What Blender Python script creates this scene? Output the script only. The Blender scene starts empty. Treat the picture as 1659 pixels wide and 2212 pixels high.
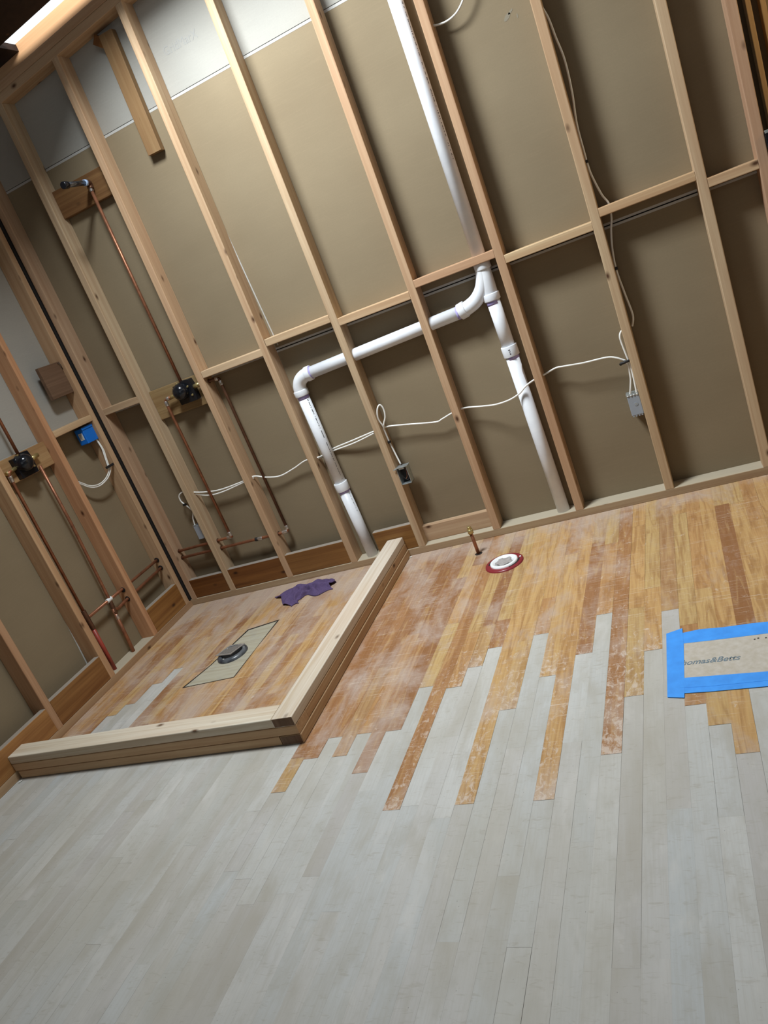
import bpy, bmesh, math, random
from mathutils import Vector, Matrix
random.seed(7)
R = math.radians
C = bpy.context.scene.collection

# ------------------------------------------------------------------ camera
cam_d = bpy.data.cameras.new('camera')
cam = bpy.data.objects.new('camera', cam_d); C.objects.link(cam)
RC = [[0.8894867, 0.2853644, -0.3569041], [-0.2284309, -0.3987737, -0.8881435], [-0.3957685, 0.8715198, -0.2895178]]
mx = Matrix(((RC[0][0], -RC[1][0], -RC[2][0], 2.94627),
             (RC[0][1], -RC[1][1], -RC[2][1], -3.41238),
             (RC[0][2], -RC[1][2], -RC[2][2], 1.40616),
             (0, 0, 0, 1)))
cam.matrix_world = mx
cam_d.sensor_fit = 'HORIZONTAL'; cam_d.sensor_width = 36.0
cam_d.lens = 36.0 * 1633.554 / 1659.0
cam_d.clip_start = 0.05
bpy.context.scene.camera = cam

# ------------------------------------------------------------------ light
sc = bpy.context.scene
sc.view_settings.view_transform = 'Standard'; sc.view_settings.look = 'None'
sc.view_settings.gamma = 1.0; sc.view_settings.use_curve_mapping = False
sc.view_settings.exposure = 0.0
w = bpy.data.worlds.new('sky'); sc.world = w; w.use_nodes = True
bg = w.node_tree.nodes['Background']
bg.inputs[0].default_value = (0.90, 0.96, 1.0, 1); bg.inputs[1].default_value = 1.5

def area(name, loc, rot, sx, sy, power, col):
    l = bpy.data.lights.new(name, 'AREA'); l.shape = 'RECTANGLE'; l.size = sx; l.size_y = sy
    l.energy = power; l.color = col
    o = bpy.data.objects.new(name, l); C.objects.link(o); o.location = loc; o.rotation_euler = rot
    return o
area('skylight_daylight', (1.35, -1.20, 3.50), (0, R(0), 0), 0.85, 0.60, 178, (0.89, 0.955, 1.0))
area('rear_fill', (2.0, -5.05, 1.75), (R(90), 0, 0), 2.2, 1.5, 7, (0.88, 0.95, 1.0))  # added fill from behind the camera, no window is built there
pl = bpy.data.lights.new('next_room_lamp', 'POINT'); pl.energy = 14; pl.color = (1.0, 0.72, 0.36); pl.shadow_soft_size = 0.05
plo = bpy.data.objects.new('next_room_lamp', pl); C.objects.link(plo); plo.location = (4.15, -0.15, 1.9)

# ------------------------------------------------------------------ materials
KA = 0.78
def new_mat(name):
    m = bpy.data.materials.new(name); m.use_nodes = True
    nt = m.node_tree; b = nt.nodes['Principled BSDF']
    return m, nt, b
def N(nt, t, **kw):
    n = nt.nodes.new(t)
    for k, v in kw.items():
        if k.startswith('i_'):
            key = k[2:]; key = int(key) if key.isdigit() else key.replace('_', ' ')
            n.inputs[key].default_value = v
        else: setattr(n, k, v)
    return n
def mixc(nt, fac, a, b, mode='MIX'):
    n = nt.nodes.new('ShaderNodeMix'); n.data_type = 'RGBA'; n.blend_type = mode; n.clamp_factor = True
    for sock, v in ((n.inputs[0], fac), (n.inputs[6], a), (n.inputs[7], b)):
        if hasattr(v, 'is_linked') or hasattr(v, 'node'): nt.links.new(v, sock)
        elif isinstance(v, (int, float)): sock.default_value = v
        else: sock.default_value = (*v, 1) if len(v) == 3 else v
    return n.outputs[2]
def ramp(nt, src, stops):
    n = nt.nodes.new('ShaderNodeValToRGB'); cr = n.color_ramp
    while len(cr.elements) < len(stops): cr.elements.new(0.5)
    for e, (p, c) in zip(cr.elements, stops):
        e.position = p; e.color = (*c, 1) if not isinstance(c, (int, float)) else (c, c, c, 1)
    nt.links.new(src, n.inputs[0]); return n.outputs[0]
def mapped(nt, scale, coord='Object', rot=(0, 0, 0), off=None):
    t = nt.nodes.new('ShaderNodeTexCoord'); mp = nt.nodes.new('ShaderNodeMapping')
    mp.inputs['Scale'].default_value = scale; mp.inputs['Rotation'].default_value = rot
    if off is not None:
        a = nt.nodes.new('ShaderNodeVectorMath'); a.operation = 'ADD'
        nt.links.new(t.outputs[coord], a.inputs[0]); nt.links.new(off, a.inputs[1]); nt.links.new(a.outputs[0], mp.inputs['Vector'])
    else: nt.links.new(t.outputs[coord], mp.inputs['Vector'])
    return mp.outputs[0]
def noise(nt, vec, scale=1.0, detail=3.0, rough=0.5, dist=0.0):
    n = nt.nodes.new('ShaderNodeTexNoise'); n.inputs['Scale'].default_value = scale
    n.inputs['Detail'].default_value = detail; n.inputs['Roughness'].default_value = rough; n.inputs['Distortion'].default_value = dist
    nt.links.new(vec, n.inputs['Vector']); return n.outputs['Fac']
def bump(nt, b, src, strength=0.2, dist=0.002):
    n = nt.nodes.new('ShaderNodeBump'); n.inputs['Strength'].default_value = strength; n.inputs['Distance'].default_value = dist
    nt.links.new(src, n.inputs['Height']); nt.links.new(n.outputs[0], b.inputs['Normal'])

def wood_mat(name, light, dark, knot=(0.10, 0.045, 0.02), knots=0.50, contrast=0.9, rough=0.7, dusty=None):
    """sawn lumber, grain along the board's own Z axis; object colour tints each board"""
    m, nt, b = new_mat(name)
    oi = nt.nodes.new('ShaderNodeObjectInfo')
    sv = nt.nodes.new('ShaderNodeVectorMath'); sv.operation = 'SCALE'; sv.inputs[0].default_value = (3.1, 5.3, 7.7)
    nt.links.new(oi.outputs['Random'], sv.inputs[3])
    g1 = noise(nt, mapped(nt, (34, 34, 0.9), off=sv.outputs[0]), 1.0, 4, 0.6, 0.6)
    g2 = noise(nt, mapped(nt, (190, 190, 5), off=sv.outputs[0]), 1.0, 2, 0.5)
    big = noise(nt, mapped(nt, (5, 5, 1.2), off=sv.outputs[0]), 1.0, 2, 0.5)
    c = mixc(nt, ramp(nt, g1, [(0.36, 0.0), (0.66, contrast)]), light, dark)
    mid = tuple(0.5 * (x + y) for x, y in zip(light, dark))
    c = mixc(nt, ramp(nt, g2, [(0.42, 0.0), (0.75, 0.35)]), c, dark)
    c = mixc(nt, ramp(nt, big, [(0.35, 0.0), (0.75, 0.45)]), c, tuple(x * y for x, y in zip(mid, (1.0, 0.84, 0.78))))
    # knots
    v = nt.nodes.new('ShaderNodeTexVoronoi'); v.inputs['Scale'].default_value = 1.0
    nt.links.new(mapped(nt, (13, 13, 7), off=sv.outputs[0]), v.inputs['Vector'])
    kn = ramp(nt, v.outputs['Distance'], [(0.045, 1.0), (0.10, 0.5), (0.17, 0.0)])
    sel = nt.nodes.new('ShaderNodeSeparateColor'); nt.links.new(v.outputs['Color'], sel.inputs[0])
    on = ramp(nt, sel.outputs[0], [(knots, 0.0), (knots + 0.02, 1.0)])
    mu = nt.nodes.new('ShaderNodeMath'); mu.operation = 'MULTIPLY'; nt.links.new(kn, mu.inputs[0]); nt.links.new(on, mu.inputs[1])
    c = mixc(nt, mu.outputs[0], c, knot)
    c = mixc(nt, 1.0, c, oi.outputs['Color'], 'MULTIPLY')
    c = mixc(nt, 1.0, c, (KA, KA, KA), 'MULTIPLY')
    if dusty:                                                  # settled dust lies on the top faces
        gn = nt.nodes.new('ShaderNodeNewGeometry'); sx = nt.nodes.new('ShaderNodeSeparateXYZ'); nt.links.new(gn.outputs['True Normal'], sx.inputs[0])
        c = mixc(nt, ramp(nt, sx.outputs[2], [(0.85, 0.0), (0.95, 0.85)]), c, dusty)
    nt.links.new(c, b.inputs['Base Color']); b.inputs['Roughness'].default_value = rough
    b.inputs['Specular IOR Level'].default_value = 0.3
    bump(nt, b, g2, 0.25, 0.0008)
    return m
M = {}
M['stud'] = wood_mat('fir_lumber', (0.66, 0.50, 0.335), (0.48, 0.315, 0.19))
M['old'] = wood_mat('aged_orange_board', (0.36, 0.18, 0.055), (0.17, 0.07, 0.02), knot=(0.05, 0.02, 0.01), contrast=0.9, rough=0.5, dusty=(0.34, 0.31, 0.27))
M['pale'] = wood_mat('spruce_with_sheen', (0.84, 0.77, 0.64), (0.58, 0.45, 0.30), knot=(0.16, 0.09, 0.05), knots=0.4)
M['ply'] = wood_mat('plywood', (0.50, 0.36, 0.17), (0.27, 0.155, 0.06), knots=0.7)
M['plate'] = wood_mat('floor_plate_lumber', (0.62, 0.47, 0.31), (0.42, 0.28, 0.17), dusty=(0.46, 0.41, 0.31))
M['weathered'] = wood_mat('weathered_block', (0.24, 0.145, 0.09), (0.14, 0.08, 0.045), knots=0.8)
M['deck'] = wood_mat('unlit_roof_deck', (0.035, 0.016, 0.009), (0.015, 0.007, 0.004), knots=0.9)  # near-black colour stands in for the unlit roof cavity

def plain(name, col, rough=0.5, metal=0.0, spec=0.5, nz=None, nscale=20, bmp=0):
    m, nt, b = new_mat(name)
    if nz is not None:
        n = noise(nt, mapped(nt, (nscale,) * 3), 1.0, 4, 0.6)
        nt.links.new(mixc(nt, ramp(nt, n, [(0.35, 0.0), (0.7, 1.0)]), col, nz), b.inputs['Base Color'])
        if bmp: bump(nt, b, n, bmp, 0.001)
    else: b.inputs['Base Color'].default_value = (*col, 1)
    b.inputs['Roughness'].default_value = rough; b.inputs['Metallic'].default_value = metal
    b.inputs['Specular IOR Level'].default_value = spec
    return m
M['pvc'] = plain('white_pvc', (0.80, 0.82, 0.84), 0.32, nz=(0.72, 0.74, 0.78), nscale=14)
M['primer'] = plain('purple_primer', (0.34, 0.29, 0.66), 0.5, nz=(0.50, 0.45, 0.76), nscale=60)
M['ink'] = plain('black_ink', (0.05, 0.045, 0.05), 0.7)
M['copper'] = plain('copper', (0.40, 0.165, 0.085), 0.42, metal=0.6, nz=(0.24, 0.10, 0.055), nscale=30)
M['copper_dark'] = plain('tarnished_copper', (0.17, 0.08, 0.045), 0.45, metal=0.6, nz=(0.10, 0.05, 0.03), nscale=40)
M['red_pipe'] = plain('red_painted_pipe', (0.36, 0.05, 0.03), 0.45, nz=(0.25, 0.04, 0.025), nscale=30)
M['solder'] = plain('solder', (0.72, 0.70, 0.68), 0.3, metal=0.85, nz=(0.45, 0.38, 0.32), nscale=90)
M['brass'] = plain('brass', (0.55, 0.44, 0.20), 0.35, metal=0.8)
M['black'] = plain('black_plastic', (0.008, 0.009, 0.012), 0.18)
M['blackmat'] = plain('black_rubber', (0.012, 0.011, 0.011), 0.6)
M['chrome'] = plain('dark_nickel', (0.16, 0.17, 0.19), 0.25, metal=0.9)
M['paleblue'] = plain('thread_tape', (0.45, 0.60, 0.85), 0.5)
M['cable'] = plain('white_cable', (0.80, 0.79, 0.74), 0.4)
M['blue'] = plain('blue_box_plastic', (0.01, 0.16, 0.62), 0.35)
M['grey'] = plain('grey_box_plastic', (0.29, 0.32, 0.36), 0.5)
M['steel'] = plain('galvanised_steel', (0.55, 0.60, 0.60), 0.35, metal=0.7, nz=(0.42, 0.46, 0.47), nscale=60)
M['label'] = plain('paper_label', (0.72, 0.70, 0.64), 0.7)
M['darkgap'] = plain('dark_gap', (0.012, 0.008, 0.006), 0.9)
M['redring'] = plain('dark_red_ring', (0.22, 0.022, 0.03), 0.3)
M['whiteplastic'] = plain('white_plastic', (0.82, 0.84, 0.84), 0.3)
M['greyplastic'] = plain('grey_test_cap', (0.42, 0.40, 0.39), 0.4, nz=(0.30, 0.28, 0.27), nscale=70)
M['abs'] = plain('black_drain_plastic', (0.03, 0.035, 0.045), 0.3, nz=(0.12, 0.13, 0.14), nscale=25)
M['grate'] = plain('grate_metal', (0.40, 0.37, 0.34), 0.45, metal=0.4)
M['rag'] = plain('purple_cloth', (0.115, 0.08, 0.17), 0.95, spec=0.1, nz=(0.085, 0.058, 0.13), nscale=160, bmp=0.3)
M['tape'] = plain('blue_masking_tape', (0.055, 0.33, 0.90), 0.55, nz=(0.045, 0.27, 0.78), nscale=24)
M['card'] = plain('cardboard', (0.44, 0.39, 0.315), 0.85, nz=(0.52, 0.48, 0.42), nscale=45, bmp=0.2)
M['cardink'] = plain('blue_grey_ink', (0.14, 0.20, 0.24), 0.8, nz=(0.22, 0.27, 0.30), nscale=200)
M['whitepaper'] = plain('white_paper_edge', (0.44, 0.43, 0.40), 0.8)
M['chip'] = plain('pale_chip', (0.75, 0.74, 0.68), 0.8)
M['pencil'] = plain('pencil', (0.12, 0.10, 0.07), 0.8)
M['faintink'] = plain('faint_grey_ink', (0.31, 0.305, 0.285), 0.9)
M['tanink'] = plain('faint_brown_ink', (0.235, 0.205, 0.15), 0.9)
M['subfloor'] = plain('subfloor', (0.12, 0.10, 0.08), 0.9)
M['gridscreen'] = plain('sill', (0.5, 0.5, 0.48), 0.6)

def drywall(name, a, b_, seamdir=0):
    m, nt, b = new_mat(name)
    n1 = noise(nt, mapped(nt, (1.3, 1.3, 2.4)), 1.0, 3, 0.55)
    n2 = noise(nt, mapped(nt, (9, 9, 160)), 1.0, 3, 0.6)
    n3 = noise(nt, mapped(nt, (220, 220, 220)), 1.0, 2, 0.6)
    c = mixc(nt, ramp(nt, n1, [(0.35, 0.0), (0.7, 1.0)]), a, b_)
    c = mixc(nt, ramp(nt, n2, [(0.5, 0.0), (0.8, 0.25)]), c, tuple(x * 1.15 for x in a))
    c = mixc(nt, ramp(nt, n3, [(0.45, 0.0), (0.75, 0.18)]), c, tuple(x * 0.75 for x in a))
    c = mixc(nt, 1.0, c, (KA, KA, KA), 'MULTIPLY')
    nt.links.new(c, b.inputs['Base Color']); b.inputs['Roughness'].default_value = 0.85
    b.inputs['Specular IOR Level'].default_value = 0.2
    return m
M['brownpaper'] = drywall('brown_drywall_back', (0.31, 0.243, 0.152), (0.27, 0.208, 0.128))
M['greypaper'] = drywall('pale_drywall_paper', (0.45, 0.43, 0.38), (0.40, 0.385, 0.345))

def floor_mats():
    # sanded bare boards
    m, nt, b = new_mat('sanded_oak')
    at = N(nt, 'ShaderNodeAttribute', attribute_name='tone')
    sv = nt.nodes.new('ShaderNodeVectorMath'); sv.operation = 'SCALE'; sv.inputs[0].default_value = (31.0, 57.0, 0.0)
    nt.links.new(at.outputs['Fac'], sv.inputs[3])
    base = ramp(nt, at.outputs['Fac'], [(0.0, (0.485, 0.465, 0.445)), (0.3, (0.55, 0.54, 0.515)), (0.55, (0.52, 0.53, 0.52)), (0.8, (0.59, 0.585, 0.56)), (1.0, (0.50, 0.52, 0.52))])
    fine = noise(nt, mapped(nt, (160, 5, 1), off=sv.outputs[0]), 1.0, 5, 0.65)
    mott = noise(nt, mapped(nt, (14, 7, 1)), 1.0, 5, 0.65)
    big = noise(nt, mapped(nt, (2.2, 1.2, 1)), 1.0, 3, 0.55)
    fig = noise(nt, mapped(nt, (22, 85, 1), off=sv.outputs[0]), 1.0, 3, 0.6, 1.2)
    c = mixc(nt, ramp(nt, fine, [(0.45, 0.0), (0.8, 0.45)]), base, (0.42, 0.39, 0.34))
    c = mixc(nt, ramp(nt, mott, [(0.50, 0.0), (0.72, 0.6)]), c, (0.425, 0.405, 0.36))
    c = mixc(nt, ramp(nt, mott, [(0.24, 0.5), (0.42, 0.0)]), c, (0.68, 0.66, 0.62))
    c = mixc(nt, ramp(nt, big, [(0.42, 0.0), (0.68, 0.6)]), c, (0.46, 0.43, 0.36))
    c = mixc(nt, ramp(nt, fig, [(0.58, 0.0), (0.70, 0.4)]), c, (0.38, 0.34, 0.28))
    st = noise(nt, mapped(nt, (7, 2.2, 1), off=sv.outputs[0]), 1.0, 4, 0.6, 0.5)
    c = mixc(nt, ramp(nt, st, [(0.50, 0.0), (0.68, 0.55)]), c, (0.41, 0.375, 0.31))
    c = mixc(nt, ramp(nt, st, [(0.30, 0.45), (0.42, 0.0)]), c, (0.66, 0.64, 0.61))
    # small dark specks
    v = N(nt, 'ShaderNodeTexVoronoi'); nt.links.new(mapped(nt, (11, 8, 1), rot=(0, 0, 0.7)), v.inputs['Vector'])
    sp = nt.nodes.new('ShaderNodeSeparateColor'); nt.links.new(v.outputs['Color'], sp.inputs[0])
    mu = N(nt, 'ShaderNodeMath', operation='MULTIPLY')
    nt.links.new(ramp(nt, v.outputs['Distance'], [(0.03, 1.0), (0.06, 0.0)]), mu.inputs[0]); nt.links.new(ramp(nt, sp.outputs[1], [(0.72, 0.0), (0.74, 0.8)]), mu.inputs[1])
    c = mixc(nt, mu.outputs[0], c, (0.12, 0.10, 0.09))
    c = mixc(nt, 1.0, c, (0.90, 0.895, 0.88), 'MULTIPLY')
    nt.links.new(c, b.inputs['Base Color']); b.inputs['Roughness'].default_value = 0.62; b.inputs['Specular IOR Level'].default_value = 0.35
    bump(nt, b, fine, 0.15, 0.001)
    M['bare'] = m
    # old orange varnish, scuffed
    m, nt, b = new_mat('worn_varnished_oak')
    at = N(nt, 'ShaderNodeAttribute', attribute_name='tone'); wr = N(nt, 'ShaderNodeAttribute', attribute_name='wear'); mo = N(nt, 'ShaderNodeAttribute', attribute_name='mottle')
    sv = nt.nodes.new('ShaderNodeVectorMath'); sv.operation = 'SCALE'; sv.inputs[0].default_value = (31.0, 57.0, 0.0)
    nt.links.new(at.outputs['Fac'], sv.inputs[3])
    base = ramp(nt, at.outputs['Fac'], [(0.0, (0.29, 0.135, 0.065)), (0.2, (0.41, 0.205, 0.09)), (0.45, (0.52, 0.285, 0.12)), (0.7, (0.60, 0.36, 0.15)), (0.85, (0.58, 0.39, 0.17)), (1.0, (0.43, 0.245, 0.125))])
    fine = noise(nt, mapped(nt, (130, 4, 1), off=sv.outputs[0]), 1.0, 5, 0.65)
    fig = noise(nt, mapped(nt, (26, 2.5, 1), off=sv.outputs[0]), 1.0, 3, 0.5, 2.0)
    c = mixc(nt, ramp(nt, fine, [(0.42, 0.0), (0.75, 0.55)]), base, (0.30, 0.13, 0.05))
    c = mixc(nt, ramp(nt, fig, [(0.5, 0.0), (0.62, 0.4)]), c, (0.28, 0.12, 0.04))
    c = mixc(nt, ramp(nt, fig, [(0.34, 0.35), (0.46, 0.0)]), c, (0.64, 0.42, 0.18))
    # worn haze patches
    hz = noise(nt, mapped(nt, (5.5, 3.2, 1)), 1.0, 6, 0.72, 0.4)
    ad = N(nt, 'ShaderNodeMath', operation='ADD'); nt.links.new(hz, ad.inputs[0]); nt.links.new(wr.outputs['Fac'], ad.inputs[1])
    c = mixc(nt, ramp(nt, ad.outputs[0], [(0.52, 0.0), (0.74, 0.72)]), c, (0.53, 0.42, 0.355))
    hz2 = noise(nt, mapped(nt, (48, 30, 1)), 1.0, 6, 0.78, 0.6)
    ad2 = N(nt, 'ShaderNodeMath', operation='MULTIPLY_ADD'); ad2.inputs[1].default_value = 1.1
    nt.links.new(mo.outputs['Fac'], ad2.inputs[0]); nt.links.new(hz2, ad2.inputs[2])
    c = mixc(nt, ramp(nt, ad2.outputs[0], [(0.60, 0.0), (0.72, 0.7)]), c, (0.72, 0.60, 0.51))
    # sanding scratches across the boards
    for rz, sc_, lo in ((0.32, (5, 330, 1), 0.69), (-0.75, (5, 260, 1), 0.715), (0.12, (7, 420, 1), 0.70), (1.25, (6, 300, 1), 0.74)):
        s = noise(nt, mapped(nt, sc_, rot=(0, 0, rz)), 1.0, 2, 0.55, 0.12)
        mk = ramp(nt, noise(nt, mapped(nt, (3.1 + rz, 2.7, 1), rot=(0, 0, rz * 2)), 1.0, 3, 0.6), [(0.42, 0.2), (0.6, 1.0)])
        mm_ = N(nt, 'ShaderNodeMath', operation='MULTIPLY'); nt.links.new(ramp(nt, s, [(lo - 0.045, 0.0), (lo, 0.8)]), mm_.inputs[0]); nt.links.new(mk, mm_.inputs[1])
        c = mixc(nt, mm_.outputs[0], c, (0.78, 0.66, 0.54))
    c = mixc(nt, 1.0, c, (0.86, 0.88, 0.88), 'MULTIPLY')
    nt.links.new(c, b.inputs['Base Color'])
    nt.links.new(ramp(nt, ad.outputs[0], [(0.45, 0.30), (0.7, 0.55)]), b.inputs['Roughness'])
    b.inputs['Specular IOR Level'].default_value = 0.4
    M['varnish'] = m
floor_mats()

# ------------------------------------------------------------------ helpers
def link(name, me, m, parent=None, smooth=False):
    o = bpy.data.objects.new(name, me); C.objects.link(o)
    if m is not None and len(me.materials) == 0: me.materials.append(m)
    if parent is not None: o.parent = parent
    if smooth:
        for p in me.polygons: p.use_smooth = True
    return o
def from_bm(name, bm, m, parent=None, smooth=False):
    bmesh.ops.recalc_face_normals(bm, faces=bm.faces)
    me = bpy.data.meshes.new(name); bm.to_mesh(me); bm.free()
    return link(name, me, m, parent, smooth)
def tag(o, label, cat, group=None, kind=None):
    if label: o['label'] = label
    if cat: o['category'] = cat
    if group: o['group'] = group
    if kind: o['kind'] = kind
    return o
def struct(o): o['kind'] = 'structure'; return o
def empty(name, loc, label, cat, group=None):
    o = bpy.data.objects.new(name, None); C.objects.link(o); o.location = loc; o.empty_display_size = 0.05
    tag(o, label, cat, group); o['_base'] = list(loc); return o
def local(parent, pts):
    if parent is None: return [Vector(p) for p in pts]
    b = Vector(parent['_base']); return [Vector(p) - b for p in pts]

def board(name, p0, p1, wdir, wid, dep, m, parent=None, bev=0.003, tint=(1, 1, 1), shear=0.0, bow=0.0):
    """solid lumber from p0 to p1 (centre line); wid along wdir, dep across; own Z runs along it.
       shear: top end slopes by this much per metre along wdir"""
    p0, p1 = Vector(p0), Vector(p1)
    z = (p1 - p0); Ln = z.length; z.normalize()
    x = Vector(wdir); x = (x - z * x.dot(z)).normalized(); y = z.cross(x)
    bm = bmesh.new(); bmesh.ops.create_cube(bm, size=1.0)
    for v in bm.verts: v.co = Vector((v.co.x * wid, v.co.y * dep, (v.co.z + 0.5) * Ln))
    eds = [e for e in bm.edges if abs((e.verts[0].co - e.verts[1].co).normalized().z) > 0.99]
    if bev: bmesh.ops.bevel(bm, geom=eds, offset=bev, segments=2, affect='EDGES', profile=0.5)
    if shear:
        for v in bm.verts:
            if v.co.z > Ln * 0.5: v.co.z += shear * v.co.x
    if bow:
        es = [e for e in bm.edges if abs(e.verts[0].co.z - e.verts[1].co.z) > Ln * 0.5]
        bmesh.ops.subdivide_edges(bm, edges=es, cuts=7)
        for v in bm.verts:
            t = v.co.z / Ln; v.co.x += bow * 4 * t * (1 - t)
    o = from_bm(name, bm, m)
    mt = Matrix(((x.x, y.x, z.x, p0.x), (x.y, y.y, z.y, p0.y), (x.z, y.z, z.z, p0.z), (0, 0, 0, 1)))
    if parent is not None:
        o.parent = parent; mt = Matrix.Translation(-Vector(parent['_base'])) @ mt
    o.matrix_local = mt
    o.color = (*tint, 1)
    return o
def box(name, lo, hi, m, parent=None, bev=0.0, seg=2):
    b = Vector(parent['_base']) if parent is not None else Vector((0, 0, 0))
    bm = bmesh.new(); bmesh.ops.create_cube(bm, size=1.0)
    c = (Vector(lo) + Vector(hi)) / 2; s = Vector(hi) - Vector(lo)
    for v in bm.verts: v.co = Vector((v.co.x * s.x, v.co.y * s.y, v.co.z * s.z))
    if bev: bmesh.ops.bevel(bm, geom=list(bm.edges), offset=bev, segments=seg, affect='EDGES', profile=0.5)
    o = from_bm(name, bm, m, parent); o.location = c - b
    return o
def smooth_path(pts, sub=6):
    P = [Vector(p) for p in pts]
    if len(P) < 3: return P
    out = []
    for i in range(len(P) - 1):
        a = P[max(i - 1, 0)]; b = P[i]; c = P[i + 1]; d = P[min(i + 2, len(P) - 1)]
        for k in range(sub):
            t = k / sub
            out.append(0.5 * ((2 * b) + (c - a) * t + (2 * a - 5 * b + 4 * c - d) * t * t + (3 * b - a - 3 * c + d) * t ** 3))
    out.append(P[-1]); return out
def tube(name, pts, r, m, parent=None, seg=16, smooth=True, flat=None, flatdir=(0, 1, 0)):
    P = local(parent, pts); n = len(P); bm = bmesh.new(); rings = []
    T = []
    for i in range(n):
        T.append((P[min(i + 1, n - 1)] - P[max(i - 1, 0)]).normalized())
    up = Vector((0, 0, 1)) if abs(T[0].z) < 0.9 else Vector((1, 0, 0))
    u = (up - T[0] * up.dot(T[0])).normalized()
    rr = r if isinstance(r, (list, tuple)) else [r] * n
    for i in range(n):
        if flat:
            fd = Vector(flatdir); u = (fd - T[i] * fd.dot(T[i])).normalized()
        else: u = (u - T[i] * u.dot(T[i])).normalized()
        v = T[i].cross(u); ring = []
        for k in range(seg):
            a = 2 * math.pi * k / seg
            ring.append(bm.verts.new(P[i] + (u * math.cos(a) * (flat or 1.0) + v * math.sin(a)) * rr[i]))
        rings.append(ring)
    for i in range(n - 1):
        for k in range(seg):
            bm.faces.new((rings[i][k], rings[i][(k + 1) % seg], rings[i + 1][(k + 1) % seg], rings[i + 1][k]))
    bm.faces.new(rings[0][::-1]); bm.faces.new(rings[-1])
    o = from_bm(name, bm, m, parent)
    if smooth:
        for p in o.data.polygons: p.use_smooth = len(p.vertices) == 4
    return o
def cyl(name, a, b, r, m, parent=None, seg=24, bev=0.0):
    a, b = Vector(a), Vector(b)
    if bev:
        d = (b - a).normalized() * bev
        return tube(name, [a, a + d * 0.3, a + d, b - d, b - d * 0.3, b], [r - bev, r - bev * 0.3, r, r, r - bev * 0.3, r - bev], m, parent, seg)
    return tube(name, [a, b], r, m, parent, seg)
def lathe(name, prof, loc, m, parent=None, seg=48, smooth=True):
    b = Vector(parent['_base']) if parent is not None else Vector((0, 0, 0))
    bm = bmesh.new(); rings = []
    for (r, z) in prof:
        rings.append([bm.verts.new((r * math.cos(2 * math.pi * k / seg), r * math.sin(2 * math.pi * k / seg), z)) for k in range(seg)])
    for i in range(len(rings) - 1):
        for k in range(seg):
            bm.faces.new((rings[i][k], rings[i][(k + 1) % seg], rings[i + 1][(k + 1) % seg], rings[i + 1][k]))
    o = from_bm(name, bm, m, parent, smooth); o.location = Vector(loc) - b
    return o
def nest(child, p):
    """make child a sub-part of part p (both built under one thing)"""
    if p.type == 'EMPTY': return child
    child.parent = p; child.location = Vector(child.location) - Vector(p.location); return child
def poly_slab(name, pts, z0, z1, m, parent=None):
    P = local(parent, [(p[0], p[1], 0) for p in pts]); bz = Vector(parent['_base']).z if parent is not None else 0
    bm = bmesh.new()
    lo = [bm.verts.new((p.x, p.y, z0 - bz)) for p in P]; hi = [bm.verts.new((p.x, p.y, z1 - bz)) for p in P]
    n = len(P); bm.faces.new(lo[::-1]); bm.faces.new(hi)
    for i in range(n): bm.faces.new((lo[i], lo[(i + 1) % n], hi[(i + 1) % n], hi[i]))
    return from_bm(name, bm, m, parent)
def text(name, s, loc, rot, width, m, parent=None, shear=0.0, hscale=1.0, ext=0.0002, bold=0.0):
    cu = bpy.data.curves.new(name, 'FONT'); cu.body = s; cu.size = 1.0; cu.shear = shear; cu.extrude = 0.0; cu.offset = bold
    t = bpy.data.objects.new(name + '_src', cu); C.objects.link(t)
    bpy.context.view_layer.update()
    me = bpy.data.meshes.new_from_object(t); bpy.data.objects.remove(t); bpy.data.curves.remove(cu)
    xs = [v.co.x for v in me.vertices]; sx = width / (max(xs) - min(xs)); x0 = min(xs)
    for v in me.vertices: v.co = Vector(((v.co.x - x0) * sx, v.co.y * sx * hscale, 0))
    bm = bmesh.new(); bm.from_mesh(me)
    r = bmesh.ops.extrude_face_region(bm, geom=list(bm.faces)); bmesh.ops.translate(bm, verts=[g for g in r['geom'] if isinstance(g, bmesh.types.BMVert)], vec=(0, 0, -ext))
    me.materials.clear(); bm.to_mesh(me); bm.free()
    o = link(name, me, m, parent); b = Vector(parent['_base']) if parent is not None else Vector((0, 0, 0))
    o.location = Vector(loc) - b; o.rotation_euler = rot
    return o

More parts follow.
